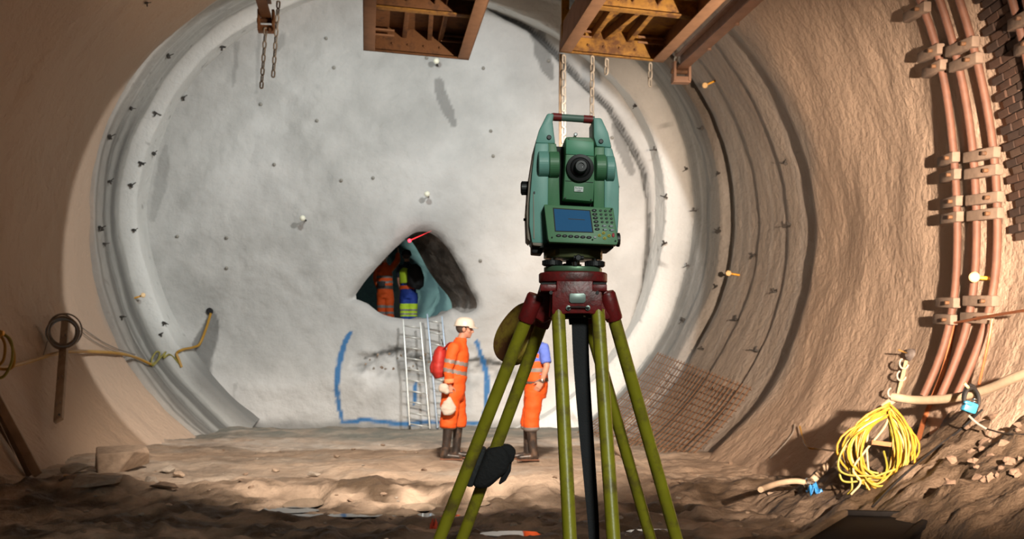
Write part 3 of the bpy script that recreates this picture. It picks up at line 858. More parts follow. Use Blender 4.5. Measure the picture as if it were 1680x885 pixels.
plate([(871.5, 402), (890, 403), (889, 417), (871.5, 415.5)], -0.04, 0.03).build('battery_cap', M_BLACKM, st, 0.003)
MB().lathe(sp(938, 412, 0), (0, 0, 1), [(0, 0.055), (0.012, 0.055), (0.014, 0.05)], 36).build('rotation_base', M_DARKGAP, st)
st.rotation_euler = (0, math.radians(0.0), math.radians(2.0))

# ------------------------------------------------------------------ tribrach
tb = empty('tribrach', sp(940, 449), 'olive metal levelling base with three black foot screws between instrument and red tripod head', 'levelling base')
def zof(py, dy=0.0): return sp(0, py, dy).z
def hexlathe(prof, sides, rot, tri=0.0):
    """three lobed plate: radius grows towards the three foot screws"""
    c = sp(939.5, 0, 0); mb = MB(); vs = []; n = sides
    for z, r in prof:
        for k in range(n):
            t = 2 * math.pi * k / n
            rr = r * (1 + tri * math.cos(3 * (t - rot)))
            vs.append(Vector((c.x + rr * math.cos(t), SY + rr * math.sin(t), z)))
    fs = [(i * n + k, i * n + (k + 1) % n, (i + 1) * n + (k + 1) % n, (i + 1) * n + k) for i in range(len(prof) - 1) for k in range(n)]
    fs += [tuple(reversed(range(n))), tuple((len(prof) - 1) * n + k for k in range(n))]
    mb.add(vs, fs); return mb
R0 = math.radians(-30)
hexlathe([(zof(427), 0.073), (zof(425.5), 0.076), (zof(411), 0.076), (zof(409.6), 0.073)], 12, R0, 0.05).build('tribrach_body', M_OLIVE, tb, 0.002)
hexlathe([(zof(449), 0.072), (zof(447.5), 0.074), (zof(441), 0.074), (zof(440), 0.072)], 60, R0, 0.04).build('base_plate', M_BASEGREEN, tb, 0.001)
for t in (-148, -32, 90):
    cx = 939.5 / 1 ; c = sp(939.5, 0, 0)
    x = c.x + 0.064 * math.cos(math.radians(t)); y = SY + 0.06 * math.sin(math.radians(t))
    mb = MB(); r = 0.0245
    mb.lathe((x, y, zof(439.5)), (0, 0, 1), [(0, r * 0.9), (0.002, r), (0.0125, r), (0.015, r * 0.9)], 26)
    for k in range(16):
        a = 2 * math.pi * k / 16
        mb.box((x + r * math.cos(a), y + r * math.sin(a), zof(434.5)), (0.003, 0.005, 0.011), Matrix.Rotation(a, 3, 'Z'))
    f = mb.build('foot_screw', M_BLACK, tb)
    MB().cyl((x, y, zof(447)), (x, y, zof(420)), 0.008, 16).build('screw_spindle', M_CHROME, f)
MB().lathe(sp(948.5, 422.8, -0.10), (0, 1, 0), [(0, 0.006), (0.002, 0.008), (0.025, 0.008)], 16).build('clamp_knob', M_BLACK, tb)
MB().cyl(sp(941, 423, -0.086), sp(957, 423.4, -0.086), 0.0055, 12).build('clamp_lever', M_BLACKM, tb)
MB().lathe((sp(939.5, 0).x, SY, zof(441)), (0, 0, 1), [(0, 0.035), (0.004, 0.035), (0.005, 0.018), (0.02, 0.018)], 24).build('spring_plate', M_DARKGAP, tb)
MB().lathe(sp(944, 434, -0.045), (0, 0, 1), [(-0.006, 0.010), (0.006, 0.010)], 18).build('level_vial', M_CHROME, tb)
tb.rotation_euler = (0, math.radians(1.2), 0)

# ------------------------------------------------------------------ tripod
tp = empty('surveying_tripod', (sp(941, 0).x, SY, 0), 'yellow-green surveying tripod with dark red head carrying the total station', 'tripod')
hexlathe([(zof(465.5), 0.084), (zof(464), 0.0865), (zof(451), 0.0865), (zof(449), 0.083)], 72, R0, 0.06).build('head_plate', M_RED, tp, 0.0015)
def lug(px0, px1, py0, py1, y0, y1): return plate([(px0, py0), (px1, py0), (px1, py1), (px0, py1)], y0, y1)
for a0, a1 in ((886.5, 914.5), (972.5, 996)):
    lug(a0, a1, 466.8, 478, -0.075, 0.01).build('head_lug', M_RED, tp, 0.003)
    lug(a0 + 1, a1 - 1, 464, 468, -0.07, 0.0).build('lug_gap', M_DARKGAP, tp)
body = plate([(913, 461), (973, 461), (973, 477), (987.5, 479), (988.5, 516), (974, 516), (967, 514.5), (930, 514.5), (923, 516.5), (905.5, 516), (906, 479), (913, 477)], -0.082, 0.03).build('head_hinge', M_RED, tp, 0.003)
plate([(934, 483.5), (936, 481.6), (958, 481.6), (961, 484), (961, 494.5), (958, 497.5), (937, 497.5), (934, 495)], -0.0855, -0.08).build('name_plate', M_PLATE, body, 0.0008)
mb = MB()
for cx in (932.5, 964.5): mb.lathe(sp(cx, 505.6, -0.087), (0, 1, 0), [(0, 0.004), (0.0005, 0.0062), (0.006, 0.0062)], 18)
mb.build('strap_eyelet', M_PLATE, body)['kind'] = 'stuff'
MB().tube(smooth_path([sp(932.5, 506, -0.089), sp(938, 504.2, -0.0895), sp(959, 504.4, -0.0895), sp(964.5, 506, -0.089)], 5), 0.0018, 6).build('strap_wire', M_DARKGAP, body)
mb = MB()
for cx in (932.5, 964.5): mb.cyl(sp(cx, 506.3, -0.0885), sp(cx, 506.3, -0.08), 0.0036, 12)
mb.build('eyelet_hole', M_DARKGAP, body)['kind'] = 'stuff'
plate([(903, 478), (911, 478), (910, 520), (901, 520)], -0.06, 0.03).build('head_hinge_side', M_RED, tp, 0.003)
for cx in (904, 980): MB().cyl(sp(cx, 480.5, -0.084), sp(cx, 480.5, -0.07), 0.0045, 12).build('hinge_bolt', M_CHROME, tp)
plate([(916, 512), (978, 512), (974, 522), (925, 522)], -0.04, 0.06).build('head_underside', M_DARKGAP, tp, 0.002)
MB().cyl(sp(945, 512, 0.0), sp(947, 532, 0.0), 0.021, 20).build('centring_screw', M_BLACKM, tp)
MB().cyl(sp(957, 518.5, -0.05), sp(961, 518.8, -0.05), 0.003, 8).build('screw_lever', M_CHROME, tp)
# shoulder brackets of the two rear legs
def bracket(top, bot, w0, w1, name='leg_bracket'):
    mb = MB(); mb.tube([top, bot], [(w0, w0 * 0.8), (w1, w1 * 0.8)], 12); return mb.build(name, M_RED, tp, 0)
def leg(name, top, mid, yt, ym, r):
    """one tube of a leg: passes through two pixels at two depths, carried on down to the mud"""
    a = P(top[0], top[1], yt); b = P(mid[0], mid[1], ym)
    d = (b - a).normalized(); t = (a.z + 0.05) / -d.z
    e = a + d * t
    j = a.lerp(e, 0.54)
    o = MB().tube([a, a.lerp(e, 0.03), j, e.lerp(j, 0.12), e], [r, r, r * 0.98, r * 0.72, 0.003], 18).build(name, M_YELLOWG, tp)
    return a, e, o
rt = 0.0172
legs = {}
legs['f1'] = leg('leg', (915.5, 510), (935, 885), SY - 0.065, SY - 0.065 - 0.16, rt)
legs['f2'] = leg('leg', (981, 510), (1006.5, 885), SY - 0.065, SY - 0.065 - 0.16, rt)
legs['l1'] = leg('leg', (876, 492), (721, 885), SY + 0.00, SY + 0.16, rt)
legs['l2'] = leg('leg', (897, 510), (758, 885), SY + 0.09, SY + 0.25, rt * 0.98)
legs['r1'] = leg('leg', (998, 490), (1110, 885), SY + 0.01, SY + 0.15, rt)
legs['r2'] = leg('leg', (958, 500), (1067.5, 885), SY + 0.10, SY + 0.24, rt * 0.95)
for k, (py0, py1, w0, w1) in {'l1': (484, 527, 0.022, 0.0225), 'l2': (492, 536, 0.021, 0.022), 'r1': (480, 525, 0.022, 0.0225), 'r2': (495, 530, 0.02, 0.02)}.items():
    a, e, _ = legs[k]; d = (e - a).normalized()
    za, zb = P(0, py0, a.y).z, P(0, py1, a.y).z
    p0 = a + d * ((a.z - za) / -d.z); p1 = a + d * ((a.z - zb) / -d.z)
    MB().tube([p0, p0.lerp(p1, 0.08), p0.lerp(p1, 0.92), p1], [(w0 * 0.85, w0 * 0.85), (w0, w0), (w1, w1), (w1 * 0.93, w1 * 0.93)], 14).build('leg_bracket', M_RED, tp)
plate([(888, 462), (908, 468), (907, 522), (892, 531), (876, 521), (880, 488)], 0.005, 0.075).build('shoulder_block', M_RED, tp, 0.006)
plate([(982, 468), (991, 468), (1004, 487), (1009, 520), (996, 526), (982, 520)], 0.0, 0.07).build('shoulder_block', M_RED, tp, 0.006)
for pr in (('l1', 'l2'), ('r1', 'r2')):
    for t in (0.36, ):
        pass
# hanging strap
sa = [sp(951, 515, -0.02), P(954, 600, SY - 0.03), P(961, 700, SY - 0.06), P(969, 800, SY - 0.09), P(975, 890, SY - 0.12), P(978, 1040, SY - 0.15)]
mb = MB(); pts = smooth_path(sa, 6)
wd = [0.0225 - 0.012 * (i / (len(pts) - 1)) ** 1.4 for i in range(len(pts))]
mb.tube(pts, [(0.0016, q) for q in wd], 10, ref=Vector((0, 1, 0)))
mb.build('carrying_strap', mat('black_webbing', (0.014, 0.015, 0.018), 0.8, bump=0.3, bscale=300), tp)

# protective cap hung behind the left leg, tilted; a real dished cap with a slot and a rim
def make_cap():
    c = P(842, 546, SY + 0.19)
    n = 44; ax = Vector((0.76, 0.54, -0.35)).normalized()
    u, v = frame_axes(ax, Vector((0.41, 0.0, 0.91)))
    mb = MB(); prof = [(0.0, 0.082), (0.006, 0.0865), (0.028, 0.0865), (0.028, 0.0835), (0.008, 0.081), (0.006, 0.055), (0.004, 0.018)]
    vs = []
    for h, r in prof:
        for k in range(n):
            a = 2 * math.pi * k / n
            rr = r * (1 + 0.05 * math.cos(3 * a))
            vs.append(c + ax * h + u * (math.cos(a) * rr * 1.03) + v * (math.sin(a) * rr))
    fs = [(i * n + k, i * n + (k + 1) % n, (i + 1) * n + (k + 1) % n, (i + 1) * n + k) for i in range(len(prof) - 1) for k in range(n)]
    # back disc with a slot: ring of the outline joined to the hole outline
    o = len(vs)
    hc = c + Vector((-0.02, 0.0134, -0.03))
    for k in range(n):
        a = 2 * math.pi * k / n
        vs.append(hc + u * (math.cos(a) * 0.0085) + v * (math.sin(a) * 0.0035) )
    for k in range(n):
        k2 = (k + 1) % n
        fs.append((k, o + k, o + k2, k2))
        fs.append((6 * n + k, 6 * n + k2, o + k2, o + k))
    mb.add(vs, fs, False)
    ob = mb.build('tripod_cap', M_CAP, None, origin=c)
    return tag(ob, 'round worn yellow protective cap with a slot hanging behind the left tripod legs', 'cap')
make_cap()

# folded black shoulder pad strapped on the left legs
def make_pad():
    Yp = SY + 0.20
    root = empty('shoulder_pad', P(805, 775, Yp), 'black folded fabric shoulder pad strapped around the left tripod legs low down', 'shoulder pad')
    m = mat('black_fabric', (0.011, 0.011, 0.012), 0.85, bump=0.4, bscale=90)
    m2 = mat('black_sleeve', (0.022, 0.024, 0.026), 0.7, bump=0.3, bscale=120)
    def pl(pts, y0, y1, name, mm, bev):
        f = [P(a, b, Yp + y0) for a, b in pts]; r = [p + Vector((0, y1 - y0, 0)) for p in f]
        return MB().prism(f, r).build(name, mm, root, bev, 3)
    pl([(790, 735), (798, 739), (776, 800), (769, 800), (763, 797)], -0.035, 0.05, 'sleeve', m2, 0.006)
    pl([(798, 738), (822, 732), (833, 742), (838, 757), (832, 775), (818, 787), (800, 803), (785, 803), (774, 799), (786, 768)], -0.045, 0.055, 'pad', m, 0.016)
    pl([(817, 734), (828, 731), (838, 732), (847, 742), (845, 748), (843, 756), (838, 762), (830, 760), (822, 748)], -0.035, 0.03, 'folded_end', m, 0.011)
    pl([(829, 757), (840, 757), (838, 774), (830, 789), (820, 796), (818, 794), (824, 778)], -0.025, -0.012, 'loose_flap', m, 0.005)
    return root
make_pad()
# ------------------------------------------------------------------ people
M_SKIN = mat('skin', (0.50, 0.25, 0.17), 0.55, var=0.08, scale=12)
M_ORANGE = mat('orange_workwear', (0.78, 0.105, 0.010), 0.75, var=0.10, scale=9, bump=0.3, bscale=30)
M_REFLECT = mat('grey_reflective_tape', (0.24, 0.22, 0.21), 0.45, var=0.05)
M_BOOT = mat('muddy_rubber_boot', (0.035, 0.028, 0.025), 0.4, var=0.3, scale=9, dirt=(0.12, 0.075, 0.05), dirt_amt=0.4, dirt_scale=10)
M_SOLE = mat('mud_caked_sole', (0.22, 0.10, 0.06), 0.8)
M_HELMET = mat('white_helmet', (0.68, 0.64, 0.57), 0.3, var=0.03)
M_HELMETD = mat('dark_helmet', (0.03, 0.03, 0.03), 0.8, spec=0.1)
M_HAIR = mat('dark_grey_hair', (0.06, 0.045, 0.035), 0.8)
M_RUCK = mat('red_rucksack', (0.42, 0.025, 0.02), 0.6, var=0.12, bump=0.2, bscale=40)
M_RUCKB = mat('black_rucksack', (0.012, 0.012, 0.013), 0.7)
M_BLUESHIRT = mat('blue_shirt', (0.10, 0.17, 0.62), 0.75, var=0.1, bump=0.2, bscale=40)
M_BLUETR = mat('blue_trousers', (0.012, 0.045, 0.30), 0.75, var=0.1)
M_HIVIS = mat('lime_hi_vis', (0.50, 0.72, 0.03), 0.7, var=0.06)
M_CREAM = mat('cream_cloth_bag', (0.55, 0.49, 0.43), 0.8, var=0.05, bump=0.2, bscale=40)
M_DARKBELT = mat('dark_belt', (0.09, 0.075, 0.065), 0.6)

def remesh(mb, voxel, smooth=3, wrinkle=0.0, wscale=14.0, seed=1):
    me = bpy.data.meshes.new('tmp')
    me.from_pydata([tuple(v) for v in mb.v], [], mb.f)
    bm = bmesh.new(); bm.from_mesh(me); bmesh.ops.recalc_face_normals(bm, faces=bm.faces); bm.to_mesh(me); bm.free()
    o = bpy.data.objects.new('tmp', me); C.objects.link(o)
    r = o.modifiers.new('r', 'REMESH'); r.mode = 'VOXEL'; r.voxel_size = voxel; r.use_smooth_shade = True
    if smooth:
        s = o.modifiers.new('s', 'SMOOTH'); s.factor = 0.5; s.iterations = smooth
    out = bpy.data.meshes.new_from_object(o.evaluated_get(bpy.context.evaluated_depsgraph_get()))
    bpy.data.objects.remove(o)
    if wrinkle:
        n = len(out.vertices); co = np.zeros(n * 3, np.float32); nm = np.zeros(n * 3, np.float32)
        out.vertices.foreach_get('co', co); out.vertices.foreach_get('normal', nm)
        co = co.reshape(-1, 3); nm = nm.reshape(-1, 3)
        d = fbm(co[:, 0] * wscale * 0.6, co[:, 1] * wscale * 0.6, co[:, 2] * wscale * 1.3, seed, 3)
        co += nm * (d * wrinkle)[:, None].astype(np.float32)
        out.vertices.foreach_set('co', co.ravel()); out.update()
    out.polygons.foreach_set('use_smooth', np.ones(len(out.polygons), bool))
    return out

def strip_of(me, test, off=0.004):
    """the faces whose centres pass the test, lifted off the surface: tape, bands, belts"""
    vid = {}; vs = []; fs = []
    for p in me.polygons:
        if test(p.center, p.normal):
            f = []
            for i in p.vertices:
                if i not in vid:
                    vid[i] = len(vs); v = me.vertices[i]; vs.append(tuple(v.co + v.normal * off))
                f.append(vid[i])
            fs.append(f)
    out = bpy.data.meshes.new('strip'); out.from_pydata(vs, [], fs)
    out.polygons.foreach_set('use_smooth', np.ones(len(fs), bool))
    return out

def V3(*a): return Vector(a)

def head_shapes(mb, c, yaw=0.0, pitch=0.0):
    """c: centre of the head; forward = +x"""
    Mt = Matrix.Rotation(yaw, 3, 'Z') @ Matrix.Rotation(pitch, 3, 'Y')
    def at(x, y, z): return c + Mt @ V3(x, y, z)
    mb.sphere(at(-0.008, 0, 0.025), (0.098, 0.077, 0.092), Mt, 20, 12)
    mb.sphere(at(0.022, 0, -0.045), (0.068, 0.060, 0.072), Mt, 18, 10)
    mb.sphere(at(0.060, 0, -0.093), (0.026, 0.030, 0.022), Mt, 12, 8)           # chin
    mb.tube([at(0.082, 0, 0.018), at(0.104, 0, -0.018), at(0.112, 0, -0.030), at(0.088, 0, -0.042)], [0.010, 0.013, 0.016, 0.010], 10)  # nose
    mb.sphere(at(0.080, 0, -0.064), (0.016, 0.026, 0.008), Mt, 10, 6); mb.sphere(at(0.077, 0, -0.076), (0.015, 0.023, 0.008), Mt, 10, 6)   # lips
    for s in (-1, 1):
        mb.sphere(at(0.070, s * 0.033, 0.026), (0.022, 0.026, 0.009), Mt, 10, 6)  # brow
        mb.sphere(at(0.055, s * 0.045, -0.025), (0.026, 0.020, 0.022), Mt, 10, 6)  # cheek
        mb.sphere(at(-0.008, s * 0.078, -0.010), (0.022, 0.010, 0.034), Mt, 10, 8)  # ear
    return at, Mt

def hand_shapes(mb, wrist, d, fw, palm, curl=0.5, side=1, scale=1.0):
    """d: direction of the fingers, fw: the thumb side, palm: direction the palm faces"""
    d = d.normalized(); fw = (fw - d * fw.dot(d)).normalized(); palm = d.cross(fw) * (1 if d.cross(fw).dot(palm) > 0 else -1)
    s = scale
    k0 = wrist + d * 0.088 * s
    mb.tube([wrist - d * 0.01, wrist + d * 0.03 * s, k0], [(0.026 * s, 0.019 * s), (0.040 * s, 0.017 * s), (0.043 * s, 0.014 * s)], 12, ref=fw)
    ln = [0.070, 0.080, 0.074, 0.058]
    for i in range(4):
        b = k0 + fw * ((0.030 - 0.020 * i) * s) - d * 0.006
        L = ln[i] * s; q = [b]; a = 0.15; dd = d
        for j, fr in enumerate((0.45, 0.32, 0.25)):
            a += curl * (0.55 + 0.15 * j)
            q.append(q[-1] + (d * math.cos(a) + palm * math.sin(a)) * L * fr)
        mb.tube(q, [0.0092 * s, 0.0088 * s, 0.0080 * s, 0.0062 * s], 8)
    tb0 = wrist + d * 0.025 * s + fw * 0.026 * s
    q = [tb0, tb0 + (d * 0.5 + fw * 0.75 + palm * 0.3).normalized() * 0.038 * s]
    q.append(q[-1] + (d * 0.85 + fw * 0.25 + palm * 0.4).normalized() * 0.030 * s)
    q.append(q[-1] + (d * 0.95 + palm * 0.35).normalized() * 0.024 * s)
    mb.tube(q, [0.014 * s, 0.0115 * s, 0.0098 * s, 0.0072 * s], 8)

def person(name, label, loc, face, J, top, legs_m, sleeves='long', helmet=M_HELMET, visor=True, seed=1, curl=0.5, head_yaw=0.0, head_pitch=0.0, baggy=1.0, hair=M_HAIR, voxel=0.0125, cuff=True, hands=(True, True)):
    """J: joints in the body's own frame (x forward, y left, z up). Body = one continuous mesh; clothing are its children."""
    for s in 'LR':
        pass
    hip, waist, chest, neck, head = J['hip'], J['waist'], J['chest'], J['neck'], J['head']
    mb = MB()
    ref = V3(0, 1, 0)
    mb.tube([hip - V3(0, 0, 0.10), hip, waist, chest, chest.lerp(neck, 0.62), neck], [(0.12, 0.10), (0.155, 0.115), (0.135, 0.10), (0.16, 0.112), (0.12, 0.085), (0.055, 0.055)], 20, ref=ref)
    mb.tube([neck - V3(0, 0, 0.05), neck + V3(0.01, 0, 0.02), head - V3(0.01, 0, 0.05)], [0.066, 0.058, 0.056], 14)
    at, Mh = head_shapes(mb, head, head_yaw, head_pitch)
    for s in 'LR':
        sh, el, wr = J['sh' + s], J['el' + s], J['wr' + s]
        mb.tube([chest.lerp(neck, 0.5), sh, sh.lerp(el, 0.3), el, el.lerp(wr, 0.3), wr], [0.07, 0.056, 0.050, 0.041, 0.042, 0.028], 12)
        hd = J.get('hd' + s, (wr - el).normalized()); fw = J.get('fw' + s, V3(1, 0, 0))
        hand_shapes(mb, wr, hd, fw, J.get('pl' + s, V3(0, -1 if s == 'L' else 1, 0)), curl)
        lh, kn, an = J['lh' + s], J['kn' + s], J['an' + s]
        mb.tube([lh + V3(0, 0, 0.05), lh.lerp(kn, 0.4), kn, kn.lerp(an, 0.35), an], [0.09, 0.075, 0.056, 0.054, 0.040], 14)
        fd = J.get('ft' + s, V3(1, 0, 0)).normalized()
        mb.tube([an, an + fd * 0.02 + V3(0, 0, -0.03), an + fd * 0.11 + V3(0, 0, -0.045)], [0.038, 0.032, 0.02], 10)
    me = remesh(mb, 0.0075, 2)
    o = link_mesh(name, me, M_SKIN)
    o.location = loc; o.rotation_euler = (0, 0, face)
    tag(o, label, 'person')
    parts = {}
    # trousers
    mb = MB(); g = baggy
    mb.tube([waist + V3(0, 0, 0.02), waist - V3(0, 0, 0.05), hip, hip - V3(0, 0, 0.12)], [(0.155, 0.125), (0.168, 0.14), (0.188, 0.158), (0.165, 0.135)], 22, ref=ref)
    for s in 'LR':
        lh, kn, an = J['lh' + s], J['kn' + s], J['an' + s]
        lo = kn.lerp(an, J.get('hem', 0.30))
        mb.tube([lh + V3(0, 0, 0.06), lh.lerp(kn, 0.35), lh.lerp(kn, 0.75), kn.lerp(lo, 0.3), kn.lerp(lo, 0.8), lo], [0.115, 0.112 * g, 0.101 * g, 0.101 * g, 0.098 * g, 0.068], 18)
    tr = link_mesh('trousers', remesh(mb, voxel, 3, 0.012, 11, seed), legs_m, o); parts['trousers'] = tr
    # jacket / shirt
    mb = MB()
    mb.tube([waist - V3(0, 0, 0.06), waist, waist.lerp(chest, 0.5), chest, chest.lerp(neck, 0.60), neck + V3(0, 0, 0.00)], [(0.170, 0.142), (0.172, 0.142), (0.175, 0.142), (0.182, 0.142), (0.140, 0.108), (0.078, 0.076)], 22, ref=ref)
    for s in 'LR':
        sh, el, wr = J['sh' + s], J['el' + s], J['wr' + s]
        if sleeves == 'long':
            mb.tube([chest.lerp(neck, 0.45), sh, sh.lerp(el, 0.3), el, el.lerp(wr, 0.5), el.lerp(wr, 0.92)], [0.09, 0.082, 0.076, 0.068, 0.062, 0.054], 16)
        else:
            mb.tube([chest.lerp(neck, 0.45), sh, sh.lerp(el, 0.35), sh.lerp(el, 0.82)], [0.085, 0.074, 0.070, 0.068], 16)
    jk = link_mesh('jacket' if sleeves == 'long' else 'shirt', remesh(mb, voxel, 3, 0.010, 12, seed + 5), top, o); parts['top'] = jk
    # collar
    mb = MB(); mb.tube([neck - V3(0.0, 0, 0.025), neck + V3(0.005, 0, 0.03)], [(0.080, 0.082), (0.068, 0.074)], 18, ref=ref)
    link_mesh('collar', remesh(mb, 0.01, 2), top, o)
    # boots
    for s in 'LR':
        kn, an = J['kn' + s], J['an' + s]
        f = J.get('ft' + s, V3(1, 0, 0)).normalized(); g0 = V3(an.x, an.y, 0.0)
        mb = MB(); t0 = kn.lerp(an, 0.22)
        mb.tube([t0, t0.lerp(an, 0.5), an + V3(0, 0, 0.03), g0 + V3(0, 0, 0.055) - f * 0.015], [0.066, 0.058, 0.054, 0.056], 16)
        mb.tube([g0 - f * 0.065 + V3(0, 0, 0.045), g0 + V3(0, 0, 0.055), g0 + f * 0.10 + V3(0, 0, 0.05), g0 + f * 0.175 + V3(0, 0, 0.045), g0 + f * 0.215 + V3(0, 0, 0.038)], [(0.030, 0.036), (0.047, 0.045), (0.042, 0.048), (0.036, 0.048), (0.02, 0.028)], 14, ref=V3(0, 0, 1))
        b = link_mesh('boot', remesh(mb, 0.010, 2), M_BOOT, o)
        mb = MB(); q = [g0 - f * 0.075 + V3(0, 0, 0.014), g0 + V3(0, 0, 0.014), g0 + f * 0.13 + V3(0, 0, 0.014), g0 + f * 0.215 + V3(0, 0, 0.014)]
        mb.tube(q, [(0.013, 0.038), (0.013, 0.042), (0.013, 0.050), (0.013, 0.026)], 12, ref=V3(0, 0, 1))
        link_mesh('sole', remesh(mb, 0.008, 1), M_SOLE, b)
    # eyes, hair, helmet
    for s in (-1, 1):
        m2 = MB().sphere(at(0.079, s * 0.032, 0.010), (0.011, 0.012, 0.008), Mh, 8, 6)
        m2.build('eye', M_INK, None).parent = o
    if hair:
        mb = MB().sphere(at(-0.022, 0, 0.02), (0.096, 0.083, 0.088), Mh, 18, 10)
        for s in (-1, 1): mb.sphere(at(-0.002, s * 0.066, 0.018), (0.032, 0.015, 0.035), Mh, 8, 6)
        h = mb.build('hair', hair, None); h.parent = o
    if helmet:
        mb = MB(); n = 26
        prof = [(0.0, 1.0), (0.03, 0.985), (0.065, 0.92), (0.095, 0.76), (0.113, 0.52), (0.122, 0.25), (0.124, 0.02)]
        vs = []; 
        for h, r in prof:
            for k in range(n):
                t = 2 * math.pi * k / n
                vs.append(at(-0.004 + 0.132 * r * math.cos(t), 0.108 * r * math.sin(t), 0.034 + h * 0.98))
        fs = [(i * n + k, i * n + (k + 1) % n, (i + 1) * n + (k + 1) % n, (i + 1) * n + k) for i in range(len(prof) - 1) for k in range(n)] + [tuple((len(prof) - 1) * n + k for k in range(n)), tuple(reversed(range(n)))]
        mb.add(vs, fs, True)
        hm = mb.build('helmet', helmet, None, autosm=50); hm.parent = o
        if visor:
            mb = MB(); m = 15; vs = []
            for rr, zz in ((0.98, 0.044), (1.0, 0.034), (1.36, 0.022), (1.36, 0.015), (0.96, 0.030)):
                for k in range(m):
                    t = math.radians(-62 + 124 * k / (m - 1))
                    ex = rr if rr < 1.05 else 1.0 + 0.36 * math.cos(t * 1.3) ** 0.8 if math.cos(t * 1.3) > 0 else 1.0
                    vs.append(at(-0.004 + 0.132 * ex * math.cos(t), 0.108 * min(ex, 1.12) * math.sin(t), zz))
            fs = [(i * m + k, i * m + k + 1, (i + 1) * m + k + 1, (i + 1) * m + k) for i in range(4) for k in range(m - 1)]
            mb.add(vs, fs, True); vz = mb.build('visor', helmet, None); vz.parent = hm
        for z0, n_ in ((0.036, 0),):
            mb = MB(); q = [at(-0.004 + 0.137 * math.cos(t), 0.113 * math.sin(t), 0.038) for t in [2 * math.pi * i / 30 for i in range(31)]]
            mb.tube(q, 0.006, 6, cap=False); e = mb.build('helmet_rim', helmet, None); e.parent = hm
    return o, parts

def strip(parts, key, nm, m, test, parent, off=0.004):
    me = strip_of(parts[key].data, test, off)
    return link_mesh(nm, me, m, parts[key])

# -- first man: orange overalls, white helmet, red rucksack, standing in profile facing right
Y1 = 14.1; s1 = FPX / Y1
x1 = (741 - PX0) / s1
z1 = float(floor_z(np.array([x1]), np.array([Y1]))[0])
def j1(px, py, y=0.0): return V3((px - 741) / s1, y, (758 - py) / s1)
J = dict(hip=j1(744, 645), waist=j1(748, 615), chest=j1(752, 585), neck=j1(756, 562), head=j1(762.5, 544),
         shR=j1(745, 576, -0.185), elR=j1(737, 609, -0.235), wrR=j1(739, 636, -0.225), shL=j1(754, 576, 0.185), elL=j1(746, 611, 0.235), wrL=j1(748, 637, 0.22),
         lhR=j1(741, 652, -0.095), knR=j1(737, 695, -0.115), anR=j1(732, 745, -0.115), lhL=j1(747, 652, 0.095), knL=j1(751, 695, 0.115), anL=j1(748, 744, 0.115), hem=0.24)
man1, p1 = person('person', 'man in bright orange overalls, white helmet and red backpack, standing in profile', (x1, Y1, z1), 0.0, J, M_ORANGE, M_ORANGE, seed=3, curl=0.9, baggy=1.12, head_pitch=0.05)
tape = lambda za, zb, slope=0.0: (lambda c, n: za < c.z + slope * c.x < zb)
body_only = lambda za, zb, sl: (lambda c, n: za < c.z + sl * c.x < zb)
strip(p1, 'top', 'reflective_band', M_REFLECT, body_only(1.235, 1.285, 0.22), man1)
strip(p1, 'top', 'reflective_band', M_REFLECT, body_only(1.115, 1.165, 0.22), man1)
strip(p1, 'trousers', 'trouser_cuff', mat('pale_grey_cuff', (0.40, 0.30, 0.24), 0.7), lambda c, n: c.z < 0.415, man1)
mb = MB(); mb.tube([J['elR'].lerp(J['wrR'], 0.58), J['elR'].lerp(J['wrR'], 0.86)], [0.069, 0.066], 14); link_mesh('sleeve_cuff', remesh(mb, 0.01, 2), mat('pale_orange_lining', (0.85, 0.30, 0.13), 0.75), man1)
# glove / white cloth in the hand and the bag
def wpt(o, v): return Vector(o.location) + Matrix.Rotation(o.rotation_euler.z, 3, 'Z') @ v
hp_ = wpt(man1, J['wrR'] + V3(-0.02, -0.06, -0.03))
mb = MB(); mb.sphere(hp_ + V3(-0.05, -0.01, 0.0), (0.07, 0.05, 0.062)); mb.sphere(hp_ + V3(-0.01, -0.01, -0.04), (0.04, 0.04, 0.04))
gl = link_mesh('cloth', remesh(mb, 0.012, 2, 0.008, 20, 9), M_CREAM); tag(gl, 'balled white cloth held against the wrist of the man with the red backpack', 'cloth')
mb = MB()
c = P(735, 668, Y1 - 0.30)
mb.tube([c + V3(0.02, 0, 0.13), c + V3(0.01, 0, 0.06), c + V3(0, 0, -0.01), c + V3(0.02, 0, -0.075), c + V3(0.03, 0, -0.10)], [(0.02, 0.02), (0.06, 0.04), (0.10, 0.055), (0.085, 0.05), (0.03, 0.02)], 12, ref=V3(1, 0, 0))
bg = link_mesh('cloth_bag', remesh(mb, 0.012, 1, 0.014, 16, 12), M_CREAM); tag(bg, 'crumpled cream cloth bag hanging from the right hand of the man in profile', 'bag')
# red rucksack
c = P(721, 595, Y1)
rk = empty('rucksack', c, 'red rucksack on the back of the man in the white helmet', 'backpack')
mb = MB(); mb.tube([c + V3(0.035, 0, 0.20), c + V3(0.02, 0, 0.14), c + V3(-0.0, 0, 0.02), c + V3(-0.01, 0, -0.12), c + V3(0.01, 0, -0.20)], [(0.05, 0.09), (0.085, 0.13), (0.10, 0.15), (0.105, 0.155), (0.07, 0.12)], 18, ref=V3(1, 0, 0))
me = remesh(mb, 0.014, 3, 0.008, 12, 15); me.transform(Matrix.Translation(-c)); link_mesh('sack', me, M_RUCK, rk)
mb = MB(); mb.tube([c + V3(-0.06, 0, 0.02), c + V3(-0.075, 0, -0.06), c + V3(-0.07, 0, -0.14)], [(0.04, 0.08), (0.055, 0.11), (0.05, 0.10)], 14, ref=V3(1, 0, 0))
me = remesh(mb, 0.014, 3); me.transform(Matrix.Translation(-c)); link_mesh('front_pocket', me, M_RUCK, rk)
